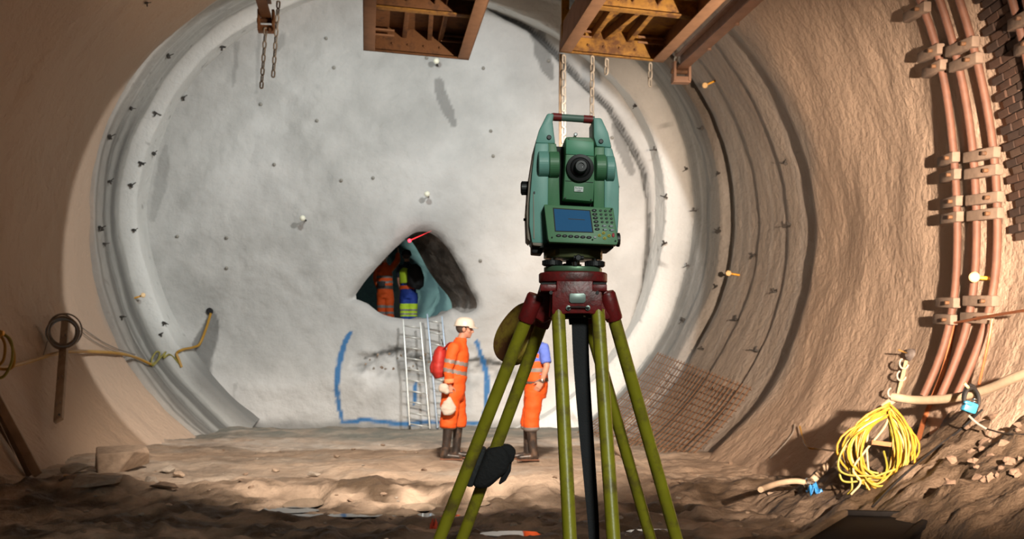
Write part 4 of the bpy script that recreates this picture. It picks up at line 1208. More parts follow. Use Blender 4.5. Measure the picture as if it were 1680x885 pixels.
for s in (-1, 1):
    q = [c + V3(0.06, s * 0.09, 0.17), c + V3(0.13, s * 0.12, 0.245), c + V3(0.22, s * 0.13, 0.245), c + V3(0.30, s * 0.13, 0.15)]
    MB().tube(smooth_path(q, 6), [(0.006, 0.022)] * 19, 8, ref=V3(0, 0, 1)).build('shoulder_strap', M_RUCK, rk)
MB().sphere(c + V3(0.0, -0.12, 0.04), (0.035, 0.012, 0.05)).build('side_patch', M_REFLECT, rk)
MB().tube([c + V3(0.05, -0.06, 0.22), c + V3(0.03, -0.06, 0.30)], 0.008, 6).build('aerial', M_BLACK, rk)

# -- second man, behind the tripod legs, facing left, arm hanging
Y2 = 14.05; s2 = FPX / Y2
x2 = (872 - PX0) / s2; z2 = float(floor_z(np.array([x2]), np.array([Y2]))[0])
def j2(px, py, y=0.0): return V3(-(px - 872) / s2, y, (757 - py) / s2)
J = dict(hip=j2(879, 640), waist=j2(880, 615), chest=j2(880, 582), neck=j2(876, 560), head=j2(869, 541),
         shL=j2(892, 574, 0.185), elL=j2(896, 603, 0.235), wrL=j2(888, 628, 0.225), hdL=V3(0.55, -0.05, -0.83), fwL=V3(0.8, 0.0, 0.5), shR=j2(878, 574, -0.185), elR=j2(880, 606, -0.24), wrR=j2(866, 622, -0.22),
         lhL=j2(876, 650, 0.095), knL=j2(871, 695, 0.11), anL=j2(875, 744, 0.11), lhR=j2(876, 650, -0.095), knR=j2(867, 695, -0.11), anR=j2(866, 745, -0.10), hem=0.26)
man2, p2 = person('person', 'man in orange trousers and blue shirt standing behind the left tripod legs, arm hanging', (x2, Y2, z2), math.pi, J, M_BLUESHIRT, M_ORANGE, sleeves='short', seed=23, curl=0.35, baggy=1.0)
# orange vest over the shirt
mb = MB()
mb.tube([J['waist'] - V3(0, 0, 0.10), J['waist'], J['waist'].lerp(J['chest'], 0.55), J['chest'], J['chest'].lerp(J['neck'], 0.5)], [(0.182, 0.152), (0.180, 0.150), (0.182, 0.15), (0.180, 0.15), (0.12, 0.11)], 22, ref=V3(0, 1, 0))
vest = link_mesh('vest', remesh(mb, 0.0125, 3, 0.008, 12, 33), M_ORANGE, man2); p2['vest'] = vest
strip(p2, 'vest', 'reflective_band', M_REFLECT, lambda c, n: 1.13 < c.z < 1.18, man2)
strip(p2, 'trousers', 'belt', M_DARKBELT, lambda c, n: 0.985 < c.z + 0.12 * c.x < 1.03, man2, 0.012)
strip(p2, 'trousers', 'reflective_band', M_REFLECT, lambda c, n: c.z < 0.435, man2)
mb = MB(); w0 = J['wrL'] - (J['wrL'] - J['elL']).normalized() * 0.02
mb.tube([w0, w0 + (J['wrL'] - J['elL']).normalized() * 0.022], [0.036, 0.035], 14); mb.build('watch', M_DARKBELT, None).parent = man2
mb = MB().sphere(w0 + V3(0, 0.034, 0.0), (0.018, 0.008, 0.018)); mb.build('watch_face', M_CHROME, None).parent = man2

# -- the two people up in the gallery, backs turned
Y3 = 24.9; s3 = FPX / Y3
def j3(x0):
    return lambda px, py, y=0.0: V3(y, -(px - x0) / s3, (545 - py) / s3)
GZ = CAMZ + (PY0 - 545) * Y3 / FPX
j = j3(632)
J = dict(hip=j(632, 482), waist=j(632, 464), chest=j(631, 446), neck=j(631, 434), head=j(630, 421, 0.02),
         shR=j(642, 441), elR=j(651, 428, 0.12), wrR=j(652, 413, 0.16), hdR=V3(0.2, 0, 1), shL=j(620, 441), elL=j(616, 458, 0.05), wrL=j(619, 472, 0.16),
         lhL=j(626, 486), knL=j(626, 516, 0.02), anL=j(626, 539), lhR=j(638, 486), knR=j(639, 516), anR=j(640, 539), hem=0.9)
man3, p3 = person('person', 'worker in orange with one arm raised, standing inside the opening at left, back turned', ((632 - PX0) / s3, Y3, GZ), math.pi / 2, J, M_ORANGE, M_ORANGE, helmet=M_HELMETD, seed=43, baggy=1.0, visor=True)
for z in ((1.10, 1.15), (1.22, 1.27)): strip(p3, 'top', 'reflective_band', M_REFLECT, (lambda a, b: (lambda c, n: a < c.z < b and abs(c.y) < 0.2))(*z), man3)
for z in ((0.40, 0.46), (0.54, 0.60)): strip(p3, 'trousers', 'reflective_band', M_REFLECT, (lambda a, b: (lambda c, n: a < c.z < b))(*z), man3)
strip(p3, 'trousers', 'belt', M_DARKBELT, lambda c, n: 0.97 < c.z < 1.04, man3, 0.012)
MB().box(J['waist'] + V3(-0.17, 0.06, -0.05), (0.07, 0.15, 0.13)).build('belt_pouch', M_BLACKM, None, 0.01).parent = man3
Y4 = 24.6; s3 = FPX / Y4
j = j3(671)
GZ4 = CAMZ + (PY0 - 545) * Y4 / FPX
J = dict(hip=j(670, 482), waist=j(669, 464), chest=j(668, 445), neck=j(668, 432), head=j(667, 421, 0.02),
         shR=j(681, 440), elR=j(686, 458, 0.03), wrR=j(682, 470, 0.14), shL=j(657, 440), elL=j(654, 459, 0.02), wrL=j(656, 473, 0.06),
         lhL=j(664, 486), knL=j(664, 514), anL=j(664, 539), lhR=j(677, 486), knR=j(677, 514), anR=j(677, 539), hem=0.95)
man4, p4 = person('person', 'worker in lime vest and blue trousers standing inside the opening, black helmet and backpack', ((671 - PX0) / s3, Y4, GZ4), math.pi / 2, J, mat('dark_blue_shirt', (0.015, 0.02, 0.04), 0.8), M_BLUETR, sleeves='short', helmet=M_HELMETD, seed=53, baggy=1.05, visor=True)
mb = MB()
mb.tube([J['waist'] - V3(0, 0, 0.02), J['waist'].lerp(J['chest'], 0.55), J['chest'], J['chest'].lerp(J['neck'], 0.5)], [(0.182, 0.152), (0.186, 0.154), (0.188, 0.154), (0.13, 0.11)], 22, ref=V3(0, 1, 0))
p4['vest'] = link_mesh('vest', remesh(mb, 0.014, 3), M_HIVIS, man4)
strip(p4, 'trousers', 'lime_leg_band', M_HIVIS, lambda c, n: 0.34 < c.z < 0.63, man4)
for z in ((0.38, 0.42), (0.47, 0.51)): strip(p4, 'trousers', 'reflective_band', M_REFLECT, (lambda a, b: (lambda c, n: a < c.z < b))(*z), man4, 0.008)
strip(p4, 'trousers', 'orange_waistband', M_ORANGE, lambda c, n: 0.95 < c.z < 1.03, man4, 0.01)
c = P(680, 456, Y4 - 0.2)
rk2 = empty('rucksack', c, 'bulky black rucksack on the back of the worker in the lime vest', 'backpack')
mb = MB(); mb.tube([c + V3(-0.03, 0, 0.30), c + V3(-0.01, 0, 0.2), c + V3(0.03, 0, 0.0), c + V3(0.03, 0, -0.16), c + V3(0.0, 0, -0.24)], [(0.08, 0.07), (0.16, 0.12), (0.19, 0.15), (0.18, 0.15), (0.11, 0.10)], 18, ref=V3(1, 0, 0))
me = remesh(mb, 0.016, 3); me.transform(Matrix.Translation(-c)); link_mesh('sack', me, M_RUCKB, rk2)
for s in (-1, 1): MB().tube(smooth_path([c + V3(-0.06 + s * 0.08, 0.06, 0.25), c + V3(-0.08 + s * 0.1, 0.2, 0.3), c + V3(-0.08 + s * 0.1, 0.3, 0.2)], 5), 0.018, 8).build('shoulder_strap', M_RUCKB, rk2)
# ------------------------------------------------------------------ puddles
M_WATER = bpy.data.materials.new('muddy_water'); nt_, b_ = nodes_of(M_WATER)
b_.inputs['Base Color'].default_value = (0.10, 0.085, 0.065, 1); b_.inputs['Roughness'].default_value = 0.04
tc_ = nt_.nodes.new('ShaderNodeTexCoord'); n_ = nt_.nodes.new('ShaderNodeTexNoise'); n_.inputs['Scale'].default_value = 5
bp_ = nt_.nodes.new('ShaderNodeBump'); bp_.inputs['Strength'].default_value = 0.04
nt_.links.new(tc_.outputs['Object'], n_.inputs['Vector']); nt_.links.new(n_.outputs['Fac'], bp_.inputs['Height']); nt_.links.new(bp_.outputs[0], b_.inputs['Normal'])
for cx, cy, rx, ry in PUD:
    n = 40; pts = []
    for k in range(n):
        t = 2 * math.pi * k / n
        pts.append((cx + rx * 1.2 * math.cos(t), cy + ry * 1.2 * math.sin(t), PUD_Z))
    mb = MB(); mb.add(pts, [tuple(range(n))])
    o = mb.build('puddle', M_WATER); o['kind'] = 'structure'

# ------------------------------------------------------------------ overhead steel platforms
M_RUST = mat('rusty_yellow_steel', (0.42, 0.24, 0.055), 0.7, var=0.2, scale=7, dirt=(0.15, 0.075, 0.035), dirt_amt=0.55, dirt_scale=6, bump=0.25, bscale=40)
M_RUSTD = mat('rusty_brown_steel', (0.20, 0.10, 0.045), 0.75, var=0.2, scale=7, dirt=(0.09, 0.05, 0.03), dirt_amt=0.5, dirt_scale=7, bump=0.25, bscale=40)
M_FLANGE = mat('dusty_red_steel', (0.30, 0.18, 0.11), 0.75, var=0.15, scale=9, bump=0.2, bscale=40)
M_GALV = mat('galvanised_chain', (0.50, 0.51, 0.49), 0.5, metal=0.0, var=0.1)
M_OLDCHAIN = mat('rusty_rope', (0.22, 0.17, 0.12), 0.9, bump=0.3, bscale=200)
AXIS = Vector((-0.133, 1, 0)).normalized()

def platform(name, pl, pr, Yl, label, deck_m, rib_m, ribs, hang):
    """tray of steel seen from below: far corners given in pixels, runs back towards the camera"""
    A = P(pl[0], pl[1], Yl); right = Vector((AXIS.y, -AXIS.x, 0))
    # place the far right corner on the same square edge
    t = 1.0
    for _ in range(30):
        Bp = A + right * t
        px = PX0 + Bp.x * FPX / Bp.y
        t += (pr[0] - px) * Bp.y / FPX
    B = A + right * t
    drop = B.z - (CAMZ + (PY0 - pr[1]) * B.y / FPX)
    B = B - Vector((0, 0, drop))
    W = (B - A).length; rx = (B - A).normalized(); up = AXIS.cross(rx).normalized()
    if up.z < 0: up = -up
    root = empty(name, A + rx * W / 2 - AXIS * 1.1, label, 'platform', None)
    H = 0.26; D = 2.6; fl = 0.115; fw = 0.011
    def pt(x, y, z): return A + rx * x - AXIS * y + up * z
    def bar(a, b, wd, ht, nm, m, bev=0.004): return MB().beam(pt(*a), pt(*b), wd, ht, up).build(nm, m, root, bev)
    # deck plate and four edge channels (web + bottom flange)
    MB().beam(pt(W / 2, 0, H), pt(W / 2, D, H), W, 0.012, up).build('deck_plate', deck_m, root)
    for nm, xx, sg in (('side_channel', 0, 1), ('side_channel', W, -1)):
        mb = MB(); mb.beam(pt(xx + sg * fw / 2, 0, H / 2), pt(xx + sg * fw / 2, D, H / 2), fw, H, up)
        mb.beam(pt(xx + sg * fl / 2, 0, 0.006), pt(xx + sg * fl / 2, D, 0.006), fl, 0.012, up)
        mb.build(nm, M_FLANGE, root, 0.002)
    for yy, sg in ((0, 1), (D, -1)):
        mb = MB(); mb.beam(pt(0, yy + sg * fw / 2, H / 2), pt(W, yy + sg * fw / 2, H / 2), fw, H, up)
        mb.beam(pt(0, yy + sg * 0.025, 0.006), pt(W, yy + sg * 0.025, 0.006), 0.05, 0.012, up)
        mb.build('end_channel', deck_m, root, 0.002)
    bar((0.02, 1.12, H * 0.62), (W - 0.02, 1.12, H * 0.62), 0.05, H * 0.5, 'cross_beam', M_RUST if deck_m is M_RUST else deck_m)
    bar((0.02, 1.12, H * 0.35), (W - 0.02, 1.12, H * 0.35), 0.10, 0.012, 'cross_beam_flange', M_RUST)
    for x0, x1 in ribs:
        bar((x0 * W, 0.02, H * 0.80), (x1 * W, 1.10, H * 0.80), 0.012, H * 0.36, 'rib', rib_m, 0.002)
        bar((x0 * W + 0.018, 0.02, H * 0.63), (x1 * W + 0.018, 1.10, H * 0.63), 0.045, 0.010, 'rib_flange', deck_m, 0.001)
        bar((x0 * W, 1.14, H * 0.80), (x0 * W, D - 0.03, H * 0.80), 0.012, H * 0.36, 'rib', rib_m, 0.002)
    for z in (0.55, 0.75):
        bar((0.03, 0.11, H * z), (0.28 * W, 0.11, H * z), 0.016, 0.016, 'tie_bar', M_FLANGE, 0)
        bar((0.72 * W, 0.11, H * z), (W - 0.02, 0.11, H * z), 0.016, 0.016, 'tie_bar', M_FLANGE, 0)
    for k in range(6):
        x = (0.12 + 0.15 * k) * W
        MB().cyl(pt(x, 0.014, H * 0.35), pt(x, 0.026, H * 0.35), 0.012, 6).build('bolt', M_RUSTD, root)
    for x, y, wd, m in hang:
        MB().beam(pt(x * W, y, H * 0.2), pt(x * W, y, 0.2) + Vector((0, 0, 3.6)), wd, 0.03, AXIS).build('hanger', m, root, 0.003)
    return root, pt, W
M_POST = mat('yellow_post_paint', (0.42, 0.24, 0.02), 0.5, var=0.12, dirt=(0.12, 0.08, 0.03), dirt_amt=0.25, dirt_scale=14)
pa, pta, Wa = platform('steel_platform', (596, 83), (769, 99), 11.0, 'darker brown steel platform tray hanging overhead left of centre, seen from below', M_RUSTD, M_RUSTD, [(0.36, 0.36), (0.60, 0.56), (0.70, 0.70)], [(0.04, 2.3, 0.05, M_RUSTD), (0.96, 2.3, 0.05, M_RUSTD)])
pb, ptb, Wb = platform('steel_platform', (917, 86), (1088, 103), 10.6, 'yellower steel platform tray hanging overhead above the total station, seen from below', M_RUST, M_RUSTD, [(0.30, 0.30), (0.42, 0.55), (0.64, 0.64)], [(0.035, 0.12, 0.075, M_POST), (0.96, 2.3, 0.05, M_RUSTD), (0.04, 2.3, 0.05, M_RUSTD)])

# ------------------------------------------------------------------ chains
def link_mesh_data(L, wd, r, m):
    mb = MB(); n = 14; pts = []
    for k in range(n):
        t = 2 * math.pi * k / n
        x = (wd / 2 - r) * math.cos(t); z = (L / 2 - wd / 2) * (1 if math.sin(t) >= 0 else -1) + (wd / 2 - r) * math.sin(t)
        pts.append(Vector((x, 0, z)))
    vs = []; fs = []
    s = 6
    for i, p in enumerate(pts):
        t = (pts[(i + 1) % n] - pts[i - 1]).normalized(); u = Vector((0, 1, 0)); v = t.cross(u)
        for k in range(s):
            a = 2 * math.pi * k / s; vs.append(p + u * math.cos(a) * r + v * math.sin(a) * r)
    for i in range(n):
        for k in range(s):
            fs.append((i * s + k, i * s + (k + 1) % s, ((i + 1) % n) * s + (k + 1) % s, ((i + 1) % n) * s + k))
    me = bpy.data.meshes.new('chain_link'); me.from_pydata([tuple(v) for v in vs], [], fs); me.materials.append(m)
    for p in me.polygons: p.use_smooth = True
    return me
LINK = link_mesh_data(0.098, 0.058, 0.0095, M_GALV)
def chain(a, b, label, pitch=0.078, group=None):
    a = Vector(a); b = Vector(b)
    root = empty('chain', a, label, 'chain', group)
    n = max(2, int((b - a).length / pitch)); d = (b - a).normalized()
    q = Vector((0, 0, -1)).rotation_difference(d)
    for k in range(n):
        o = bpy.data.objects.new('chain_link', LINK); C.objects.link(o); o.parent = root
        o.location = d * (pitch * (k + 0.5))
        o.rotation_mode = 'QUATERNION'
        from mathutils import Quaternion
        o.rotation_quaternion = q @ Quaternion((0, 0, 1), math.radians(45 + 90 * (k % 2)))
    return root
def down(pt, py):   # point straight below (or above) pt at an image row
    return Vector((pt.x, pt.y, CAMZ + (PY0 - py) * pt.y / FPX))
c1 = P(925, 90, 10.62)
chain(c1, P(925, 262, 10.62), 'pale chain nearest the yellow post, hanging beside a brown rope')
o = MB().tube(smooth_path([P(919.5, 89, 10.64), P(919, 160, 10.64), P(919.5, 268, 10.64)], 8), 0.014, 8).build('rope', M_OLDCHAIN, None, origin=P(919.5, 89, 10.64))
tag(o, 'thin brown rope hanging straight from the left corner of the yellower platform', 'rope')
chain(P(972, 92, 10.64), P(970.5, 222, 10.64), 'long pale chain hanging from the platform edge behind the carrying handle')
chain(P(995.5, 96, 10.66), P(994.5, 122, 10.66), 'shortest pale chain, under the middle of the yellower platform')
chain(P(1067, 103, 10.74), P(1066, 154, 10.74), 'short pale chain under the right end of the yellower platform')

# ------------------------------------------------------------------ monorail beams with end stops
M_RAIL = mat('dusty_rail_steel', (0.36, 0.22, 0.15), 0.65, var=0.15, scale=6, bump=0.15, bscale=30)
M_RAILB = mat('brown_rail_steel', (0.24, 0.12, 0.055), 0.7, var=0.2, scale=6, bump=0.15, bscale=30)
def monorail(end, m, label, W, H):
    root = empty('hoist_rail', end, label, 'rail')
    a = end; b = end - AXIS * (end.y - 2.5)
    side = Vector((AXIS.y, -AXIS.x, 0)); up = Vector((0, 0, 1))
    MB().beam(a + up * H, b + up * H, 0.014, H * 1.4, up).build('web', m, root)
    MB().beam(a + up * H * 0.3, b + up * H * 0.3, W, 0.022, up).build('bottom_flange', m, root, 0.003)
    MB().beam(a + up * H * 1.7, b + up * H * 1.7, W, 0.022, up).build('top_flange', m, root, 0.003)
    # end stop: a bracket clamped round the rail end
    mb = MB()
    for sg in (-1, 1): mb.beam(a + side * sg * W * 0.68 + up * H * 0.95 - AXIS * 0.02, a + side * sg * W * 0.68 - up * 0.12 - AXIS * 0.02, 0.03, 0.12, AXIS)
    mb.beam(a - side * W * 0.8 - up * 0.1, a + side * W * 0.8 - up * 0.1, 0.12, 0.07, up)
    mb.build('end_stop', m, root, 0.005)
    MB().cyl(a - side * W * 0.9 + up * 0.0, a + side * W * 0.9 + up * 0.0, 0.028, 14).build('stop_pin', M_RUSTD, root)
    for yy in (9.0, 5.0):
        p = end - AXIS * (end.y - yy) + up * H * 1.7
        xc, zc, aL, aR, bU, bL = (float(q) for q in tun(yy))
        top = zc + bU * math.sqrt(max(0.05, 1 - ((p.x - xc) / aR) ** 2)) + 0.1
        MB().cyl(p, Vector((p.x, p.y, top)), 0.025, 10).build('hanger_rod', m, root)
    for k in range(3):
        p = end - AXIS * (0.9 + 0.9 * k) + up * H * 0.3
        MB().cyl(p + side * (W * 0.42) - up * 0.03, p + side * (W * 0.42) + up * 0.02, 0.022, 8).build('flange_bolt', m, root)
    return root
monorail(P(1117, 118, 12.8), M_RAIL, 'dusty steel hoist rail running overhead at upper right, ending in a bracket', 0.13, 0.11)
monorail(P(437, 34, 12.8), M_RAILB, 'brown hoist rail end with clamp at upper left above two chains', 0.12, 0.12)
chain(P(436, 46, 12.74), P(428.5, 148, 12.74), 'left one of two pale chains hanging from the brown hoist rail end')
chain(P(457, 2, 12.6), P(447.5, 133, 12.7), 'right one of two pale chains beside the brown hoist rail end')
chain(P(1110, 84, 12.95), P(1108, 108, 12.9), 'short pale chain hooked above the bracket of the dusty rail')

# ------------------------------------------------------------------ lattice arch ribs on the right wall
M_RIB = mat('rusty_rib_steel', (0.17, 0.08, 0.052), 0.6, var=0.18, scale=8, dirt=(0.14, 0.07, 0.05), dirt_amt=0.4, dirt_scale=9, bump=0.2, bscale=30)
M_CLAMP = mat('dusty_clamp_steel', (0.24, 0.175, 0.13), 0.8, var=0.15, scale=14, bump=0.3, bscale=30)
def rib(name, label, Ys3, zs, clamps):
    root = empty(name, wall_point(Ys3[0], 1.2, inset=0.05), label, 'arch rib')
    for i, Yy in enumerate(Ys3):
        pts = [wall_point(Yy, z, inset=0.085) for z in np.linspace(zs[0], zs[1], 46)]
        # keep the bar smooth: average the rough wall out
        sm = [pts[0]] + [(pts[k - 1] + pts[k] + pts[k + 1]) / 3 for k in range(1, len(pts) - 1)] + [pts[-1]]
        for _ in range(6): sm = [sm[0]] + [(sm[k - 1] + sm[k] + sm[k + 1]) / 3 for k in range(1, len(sm) - 1)] + [sm[-1]]
        MB().tube(sm, 0.036, 12).build('bar', M_RIB, root)
    for za, ya, yb in clamps:
        p = wall_point(ya, za, inset=0.11); q = wall_point(yb, za - 0.02, inset=0.11)
        d = (q - p).normalized()
        c = MB().beam(p - d * 0.05, q + d * 0.05, 0.075, 0.095, Vector((0, 0, 1))).build('clamp_bar', M_CLAMP, root, 0.012)
        m = p.lerp(q, 0.85)
        MB().cyl(m + Vector((-0.03, 0, 0)), m + Vector((-0.075, 0, 0)), 0.018, 8).build('clamp_bolt', M_RUSTD, c)
    return root
def zpx(py, Y): return CAMZ + (PY0 - py) * Y / FPX
cl = []
for py in (78, 104, 256, 284, 328, 354, 496, 524):
    cl.append((zpx(py - 3, 9.9), 10.28, 9.95)); cl.append((zpx(py - 4, 9.55), 9.74, 9.40))
rib('arch_rib', 'three rusty curved bars with pairs of clamps, steel arch rib on the right wall', [10.02, 9.72, 9.44], (0.98, 6.4), cl + [(zpx(6, 9.9), 10.28, 9.95)])
rib('arch_rib', 'dark curved steel rib cut by the upper right picture corner', [8.62, 8.40], (2.6, 6.2), [(zpx(30, 8.5), 8.66, 8.40), (zpx(72, 8.5), 8.66, 8.40)])

# bricks between the ribs
M_BRICK = [mat('old_brick', (0.075, 0.04, 0.026), 0.9, var=0.25, scale=9, bump=0.4, bscale=50), mat('old_brick_dark', (0.05, 0.03, 0.022), 0.9, var=0.25, scale=9, bump=0.4, bscale=50), mat('old_brick_dusty', (0.10, 0.062, 0.043), 0.9, var=0.25, scale=9, bump=0.4, bscale=50)]
BRK = []
for m in M_BRICK:
    b0 = MB().box((0, 0, 0), (0.09, 0.205, 0.064)).build('brick', m, None, 0.006, 1); BRK.append(b0.data); bpy.data.objects.remove(b0)
for row in range(34):
    z = 2.35 + row * 0.070
    for k in range(6):
        Yb = 8.06 + 0.215 * k + (0.107 if row % 2 else 0)
        p = wall_point(Yb, z, inset=0.006 + 0.010 * R.random())
        q = wall_point(Yb, z + 0.1, inset=0.02); qy = wall_point(Yb + 0.1, z, inset=0.02)
        o = bpy.data.objects.new('brick', R.choice(BRK)); C.objects.link(o); o.parent = wall_right
        o.location = p
        o.rotation_euler = (R.uniform(-0.02, 0.02), -math.atan2(q.x - p.x, 0.1) * -1 * 0.8, R.uniform(-0.05, 0.02))

# ------------------------------------------------------------------ things fixed to the right wall
M_HOSE = mat('beige_hose', (0.48, 0.37, 0.26), 0.6, var=0.08, bump=0.1, bscale=120)
M_COPPER = mat('copper_strip', (0.42, 0.15, 0.06), 0.45, metal=0.4, var=0.15)
M_YCABLE = mat('yellow_cable', (0.40, 0.215, 0.02), 0.45, var=0.12, scale=3)
M_YGCABLE = mat('yellow_green_cable', (0.27, 0.235, 0.03), 0.45, var=0.3, scale=5)
M_PALECABLE = mat('pale_yellow_cable', (0.45, 0.36, 0.19), 0.5, var=0.1)
M_BLUE = mat('blue_plug', (0.03, 0.30, 0.52), 0.4)
M_GREYWIRE = mat('grey_wire', (0.23, 0.20, 0.17), 0.6)
def wall_path(pp, inset, n=7): return smooth_path([wall_hit(a, b, inset) for a, b in pp], n)
def laid(name, pts, r, m, label, cat, sides=10, parent=None, group=None):
    o = MB().tube(pts, r, sides).build(name, m, parent, origin=None if parent else pts[0])
    if label: tag(o, label, cat, group)
    return o
hp = [P(1700, 606, 7.7), P(1660, 622, 8.0), P(1615, 641, 8.4), P(1560, 654, 8.8), P(1505, 657, 9.2), P(1465, 652, 9.4)]
hose = laid('hose', smooth_path(hp, 8), 0.036, M_HOSE, 'thick beige hose running from the right picture edge to the hook chain', 'hose', 12)
hp2 = [P(1467, 655, 9.42), P(1440, 676, 9.55), P(1400, 716, 9.85), P(1360, 762, 10.05), P(1333, 789, 10.0)]
laid('hose', smooth_path(hp2, 8), 0.034, M_HOSE, 'beige hose running steeply down the wall behind the yellow cable coil', 'hose', 12)
hp3 = [P(1326, 793, 9.95), P(1305, 790, 9.9), P(1280, 793, 9.8), P(1258, 800, 9.6), P(1248, 804, 9.4)]
h3 = laid('hose', smooth_path(hp3, 8), 0.026, M_HOSE, 'thin beige hose end lying on the mud left of the metal coupling', 'hose', 12)
cpl = empty('hose_coupling', P(1329, 796, 9.9), 'silver metal hose coupling lying on the mud at the foot of the wall', 'coupling')
MB().lathe(P(1320, 792, 9.92), (P(1338, 797, 9.92) - P(1320, 792, 9.92)), [(0, 0.03), (0.01, 0.045), (0.05, 0.045), (0.055, 0.036), (0.09, 0.036), (0.1, 0.02)], 20).build('coupling_body', M_CHROME, cpl)
MB().tube([P(1326, 797, 9.86), P(1330, 806, 9.84), P(1338, 808, 9.83)], 0.008, 8).build('coupling_lever', M_CHROME, cpl)
def rag(name, px, py, Y, wd, ht, m, label):
    c = P(px, py, Y); c.z = float(floor_z(np.array([c.x]), np.array([c.y]))[0]) + 0.02
    n = 12; vs = []
    for i in range(n):
        for j in range(n):
            u, v = i / (n - 1) - 0.5, j / (n - 1) - 0.5
            vs.append(c + Vector((u * wd, v * ht * 1.3, 0.05 + 0.05 * float(vnoise(u * 5 + px, v * 5.0, 0.0, 3)) - 0.12 * (u * u + v * v))))
    mb = MB(); mb.add(vs, [(i * n + j, i * n + j + 1, (i + 1) * n + j + 1, (i + 1) * n + j) for i in range(n - 1) for j in range(n - 1)], True)
    o = mb.build(name, m, None, origin=c)
    o.modifiers.new('thickness', 'SOLIDIFY').thickness = 0.006
    tag(o, label, 'rag' if name == 'rag' else 'litter')
rag('plastic_sheet', 1336, 818, 9.7, 0.11, 0.12, mat('blue_plastic', (0.03, 0.22, 0.55), 0.4), 'crumpled blue plastic scrap on the mud below the metal coupling')
rag('plastic_sheet', 634, 868, 8.1, 0.12, 0.2, mat('white_plastic_scrap', (0.6, 0.58, 0.5), 0.5), 'crumpled off-white plastic scrap on the mud left of the tripod')
rag('rag', 712, 838, 9.2, 0.06, 0.16, mat('red_scrap', (0.5, 0.05, 0.02), 0.6), 'small red scrap on the mud beside the left tripod leg')
rag('rag', 865, 874, 8.0, 0.16, 0.2, mat('dull_red_cloth', (0.36, 0.06, 0.04), 0.8), 'dull red cloth lying in the mud between the tripod legs')

# hook plate with hook chain
hk = empty('hook_plate', wall_hit(1490, 583, 0.02), 'round grey anchor plate on the right wall carrying hooks and a pale tape', 'anchor plate')
hq = wall_hit(1490, 583, 0.05)
MB().lathe(hq + Vector((0.05, 0.03, 0)), Vector((-0.85, -0.5, 0)), [(0, 0.065), (0.03, 0.065), (0.045, 0.05), (0.06, 0.02), (0.08, 0.02)], 20).build('plate', mat('grey_iron', (0.13, 0.11, 0.10), 0.6), hk)
MB().cyl(hq + Vector((-0.02, -0.02, 0.02)), hq + Vector((-0.13, -0.1, 0.05)), 0.008, 8).build('pin', M_RUST, hk)
def hook(px, py, nm='hook'):
    c = P(px, py, hq.y - 0.12); pts = []
    for k in range(15):
        t = math.radians(200 - 22 * k) if False else math.radians(110 + 17 * k)
        pts.append(c + Vector((0.042 * math.cos(t), 0, 0.05 * math.sin(t))))
    return MB().tube(pts, 0.0085, 8).build(nm, mat('pale_hook', (0.55, 0.47, 0.37), 0.5), hk)
hook(1483, 597); hook(1479, 617); hook(1464, 645)
MB().beam(P(1487, 592, hq.y - 0.06), P(1472, 655, hq.y - 0.1), 0.035, 0.004, Vector((0, 1, 0))).build('tape', M_PALECABLE, hk)

# big yellow cable coil
def coil():
    c = P(1443, 738, 9.15); hang = P(1466, 660, 9.25)
    root = empty('cable_coil', c, 'large tangled yellow cable coil hanging against the right wall', 'cable coil')
    ms = [M_YCABLE, M_YCABLE, M_YGCABLE, M_YCABLE, M_PALECABLE, M_YGCABLE]
    s = 9.15 / FPX
    for k in range(34):
        wx = R.uniform(26, 62); hy = R.uniform(46, 76); ox = R.uniform(-9, 9); dp = R.uniform(-0.22, 0.03)
        ph = R.uniform(0, 6.28)
        pts = []
        n = 30
        for i in range(n + 1):
            t = 2 * math.pi * i / n
            wob = 1 + 0.07 * math.sin(2 * t + ph) + 0.05 * math.sin(3 * t + 2 * ph)
            x = (1443 + ox) + wx * math.sin(t) * wob
            y = 736 - hy * math.cos(t) * wob
            # loops gather at the hook
            g = math.exp(-((math.atan2(math.sin(t), math.cos(t))) / 0.75) ** 2)
            x = x * (1 - g * 0.92) + 1462 * g * 0.92; y = y * (1 - g * 0.55) + (664 + 0.4 * k) * g * 0.55
            pts.append(P(x, y, 9.15 + dp + 0.05 * math.sin(t + ph)))
        laid('cable_loop', pts, 0.0085, ms[k % len(ms)], None, None, 7, root)
    for pp in ([(1462, 668), (1452, 700), (1420, 740), (1400, 770), (1412, 792), (1396, 812)], [(1412, 792), (1440, 795), (1455, 770), (1450, 740)],
               [(1460, 672), (1400, 715), (1376, 756), (1386, 778), (1436, 782)], [(1376, 770), (1384, 790), (1418, 788), (1470, 770)], [(1394, 760), (1398, 800), (1391, 812)]):
        laid('cable_loop', smooth_path([P(a, b, 9.0 - 0.03 * i) for i, (a, b) in enumerate(pp)], 8), 0.0085, ms[int(pp[0][0]) % 6], None, None, 7, root)
    MB().beam(P(1430, 726, 8.85), P(1462, 730, 8.85), 0.02, 0.035).build('cable_tie', mat('brown_tie', (0.28, 0.11, 0.04), 0.7), root)
    tail = [(1312, 700), (1318, 722), (1326, 735), (1345, 737), (1370, 740), (1385, 733), (1390, 745)]
    laid('cable_tail', smooth_path([wall_hit(a, b, 0.06) if a < 1350 else P(a, b, 9.3) for a, b in tail], 7), 0.009, M_YCABLE, None, None, 7, root)
coil()
laid('wire', wall_path([(1304, 697), (1300, 712), (1284, 732), (1264, 752)], 0.025), 0.008, M_GREYWIRE, 'thin grey wire lying on the pale wall left of the yellow coil', 'wire', 6)
